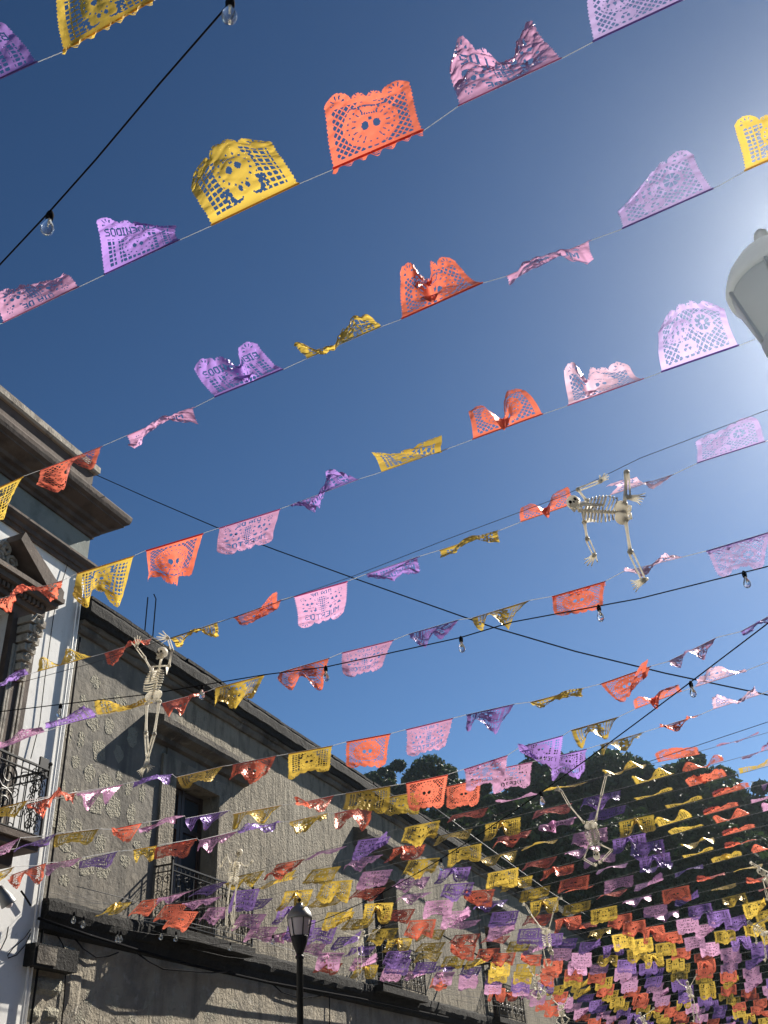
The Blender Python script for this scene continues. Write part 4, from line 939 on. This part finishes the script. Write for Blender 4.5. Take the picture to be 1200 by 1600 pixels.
pxskel(10.6, dict(head=(861,1487), neck=(857,1480), pel=(853,1455), shL=(849,1479), shR=(861,1479), elL=(851,1495), elR=(864,1494), wrL=(854,1506), wrR=(862,1506), haL=(856,1510), haR=(859,1510),
    hipL=(847,1452), hipR=(858,1450), knL=(829,1428), knR=(865,1424), anL=(822,1415), anR=(872,1405), toL=(816,1412), toR=(879,1402)),
    'small upside down skeleton with splayed raised legs over the far stone wall', fine=False)
pxskel(13.5, dict(head=(842,1556), neck=(841,1549), pel=(839,1528), shL=(835,1547), shR=(847,1547), elL=(829,1553), elR=(854,1551), wrL=(839,1560), wrR=(844,1560), haL=(841,1562), haR=(842,1562),
    hipL=(835,1526), hipR=(842,1526), knL=(830,1519), knR=(845,1519), anL=(827,1512), anR=(847,1512), toL=(824,1510), toR=(850,1510)),
    'tiny upside down skeleton low among pink and purple banners, elbows out', fine=False)
pxskel(15.0, dict(head=(1074,1536), neck=(1075,1541), pel=(1080,1557), shL=(1070,1541), shR=(1079,1540), elL=(1064,1538), elR=(1084,1531), wrL=(1059,1532), wrR=(1088,1524), haL=(1057,1529), haR=(1089,1521),
    hipL=(1078,1559), hipR=(1083,1559), knL=(1082,1576), knR=(1087,1575), anL=(1085,1594), anR=(1091,1592), toL=(1082,1597), toR=(1094,1594)),
    'tiny upright skeleton with arms raised among coral and yellow banners, lower right', fine=False)
pxskel(15.5, dict(head=(879,1596), neck=(878,1590), pel=(877,1573), shL=(873,1589), shR=(884,1588), elL=(868,1595), elR=(890,1592), wrL=(874,1600), wrR=(884,1600), haL=(876,1602), haR=(881,1602),
    hipL=(874,1572), hipR=(881,1571), knL=(864,1562), knR=(885,1563), anL=(864,1558), anR=(888,1557), toL=(861,1557), toR=(891,1555)),
    'tiny skeleton with wide bent legs at the bottom edge of the picture', fine=False)
pxskel(8.8, dict(head=(1189,1362), neck=(1196,1368), pel=(1222,1392), shL=(1192,1375), shR=(1202,1364), elL=(1196,1390), elR=(1186,1355), wrL=(1199,1402), wrR=(1177,1350), haL=(1198,1408), haR=(1171,1347),
    hipL=(1220,1397), hipR=(1228,1390), knL=(1215,1420), knR=(1250,1380), anL=(1220,1445), anR=(1270,1390), toL=(1214,1449), toR=(1275,1394)),
    'white skeleton leaning in from the right edge in front of the trees')
pxskel(11, dict(head=(1171,1442), neck=(1177,1446), pel=(1195,1459), shL=(1177,1452), shR=(1183,1443), elL=(1181,1462), elR=(1192,1438), wrL=(1182,1471), wrR=(1200,1434), haL=(1181,1476), haR=(1203,1431),
    hipL=(1194,1463), hipR=(1199,1460), knL=(1195,1480), knR=(1203,1478), anL=(1197,1498), anR=(1205,1496), toL=(1193,1502), toR=(1208,1499)),
    'small skeleton with skull to the left, at the right edge below the leaning one', fine=False)
pxskel(16.0, dict(head=(1000,1584), neck=(1002,1588), pel=(1008,1600), shL=(998,1590), shR=(1007,1586), elL=(992,1597), elR=(1014,1582), wrL=(998,1602), wrR=(1020,1577), haL=(1001,1604), haR=(1023,1574),
    hipL=(1005,1602), hipR=(1011,1601), knL=(1003,1612), knR=(1014,1612), anL=(1003,1622), anR=(1016,1622), toL=(1000,1625), toR=(1019,1625)),
    'tiny skeleton cut by the bottom edge, between purple and yellow banners', fine=False)

# ------------------------------------------------------------------ wires, cables and their bulbs
def cable(pts, r, label, m_='cable', name='overhead_cable'):
    return tag(MB().tube(pts, r, 6).build(name, M[m_], None, True, org=pts[0]), label, 'cable')
def bulb(p, s, label, tilt=(0, 0, -1)):
    o = empty('light_bulb', p, label, 'light bulb', 'clear bulbs on the black light strings')
    MB().lathe(p, [(.011*s, -.03*s), (.018*s, -.028*s), (.02*s, .0), (.014*s, .02*s), (.008*s, .03*s)], 10, axis=(-tilt[0], -tilt[1], -tilt[2])).build('socket', M['cable'], o, True, org=p)
    q = Vector(p)+Vector(tilt).normalized()*.028*s
    MB().lathe(q, [(.012*s, 0), (.014*s, .018*s), (.028*s, .05*s), (.032*s, .068*s), (.028*s, .088*s), (.016*s, .102*s), (.004*s, .106*s)], 14, axis=tilt).build('glass', M['bulb'], o, True, org=q)
    MB().tube([q, q+Vector(tilt).normalized()*.06*s], .003*s, 4).build('filament_stem', M['bone'], o, org=q)
    return o
ZC = H+3.9
cable([at_z(x, y, ZC) for x, y in ((-120,540),(-10,424),(78,330),(150,249),(250,130),(358,6),(470,-130))], .0045, 'black light string crossing the top left corner of the sky')
bulb(at_z(79, 332, ZC)-np.array([0, 0, .02]), 1.0, 'clear light bulb hanging in the upper left sky above the pink banner')
bulb(at_z(360, 0, ZC)-np.array([0, 0, .02]), 1.0, 'clear light bulb cut by the top edge of the picture')
LS = [(-60,1121),(0,1112),(100,1100),(230,1085),(415,1054),(510,1042),(620,1018),(720,996),(800,972),(1000,935),(1200,885),(1260,868)]
cable([at_y(x, y, 5.5) for x, y in LS], .0038, 'long black light string running from the white wall across the sky to the right edge')
for x, y, lb in ((95,1101,'clear bulb on the black light string in front of the white wall corner'), (316,1071,'clear bulb just above the red banner left of the sky gap'), (509,1042,'clear bulb beside the red banner, left of the pink one'), (720,996,'clear bulb hanging alone under the light string in mid sky'), (935,947,'clear bulb in front of the flat coral banner'), (1162,894,'clear bulb in front of the lavender banner near the right edge')):
    bulb(at_y(x, y, 5.5)-np.array([0, 0, .012]), .7, lb)
a0, b0 = at_x(300, 1478, WX+.35), at_y(1260, 928, 5.6)
def LB(t): return a0+(b0-a0)*t+np.array([0, 0, -.55*math.sin(math.pi*t)])
cable([LB(i/24) for i in range(25)], .0042, 'black light string rising diagonally from the stone ledge to the right edge')
for i, (t, lb) in enumerate(((.16,'lowest clear bulb on the diagonal light string beside the balcony'),(.30,'second lowest clear bulb on the diagonal light string'),(.65,'clear bulb on the diagonal light string next to purple banner'),(.78,'clear bulb under the coral banner on the diagonal light string'),(.92,'highest clear bulb on the diagonal light string, right edge'))):
    bulb(LB(t)-np.array([0, 0, .012]), .7, lb)
pts = [at_y(130, 733, 11.6)]
for x, y, Y in ((240,782,11.2),(336,823,10.9),(430,859,10.6),(560,906,10.3),(770,980,10.0),(900,1018,10.1),(1040,1052,10.4),(1200,1086,10.9),(1300,1104,11.3)): pts.append(at_y(x, y, Y))
cable(pts, .0085, 'thick black cable slanting down from the white cornice across the sky')
cable([at_y(x, y, Y) for x, y, Y in ((-60,1093,4.2),(0,1075,4.4),(145,1036,4.6),(247,1003,4.75),(340,973,4.85),(550,901,4.95),(700,842,5.0),(880,775,5.0),(1000,716,5.0),(1200,640,5.0),(1260,615,5.0))], .0019, 'thin grey wire holding the crawling skeleton under the open sky', 'wire', 'hanging_wire')
cable([at_y(x, y, 9.6) for x, y in ((700,1300),(850,1247),(945,1213),(1050,1178),(1200,1128),(1260,1106))], .003, 'thin grey wire holding the upside down skeleton before the trees', 'wire', 'hanging_wire')
cable([at_x(x, y, WX+.8) for x, y in ((640,1233),(740,1308),(850,1388),(950,1452),(1040,1510))], .02, 'grey cable running parallel to the stone roof edge towards the trees', 'wire')
cable([at_x(x, y, WX+.6) for x, y in ((120,1385),(200,1405),(300,1443),(380,1462),(500,1498))], .005, 'pale slack wire along the top of the ledge under the banners', 'twine')
for i, (x, y) in enumerate(((116,1428),(131,1435),(184,1457),(189,1458),(252,1455),(275,1458))):
    bulb(at_x(x, y, WX+.65), .95, '%s clear bulb from the left hanging in front of the dark stone ledge' % ORD[i+1])

# ------------------------------------------------------------------ added scattering volume, imitates lens glare around the sun
hz = MB().box(-165, 165, -95, 235, -1.05, 21.5).build('haze', [])
hm = bpy.data.materials.new('haze'); hm.use_nodes = True; t = hm.node_tree
t.nodes.remove(t.nodes['Principled BSDF']); pv = t.nodes.new('ShaderNodeVolumePrincipled')
pv.inputs['Color'].default_value = (.80, .92, 1, 1); pv.inputs['Density'].default_value = .0006; pv.inputs['Anisotropy'].default_value = .92
t.links.new(pv.outputs[0], t.nodes['Material Output'].inputs['Volume'])
hz.data.materials.append(hm); tag(hz, kind='stuff')
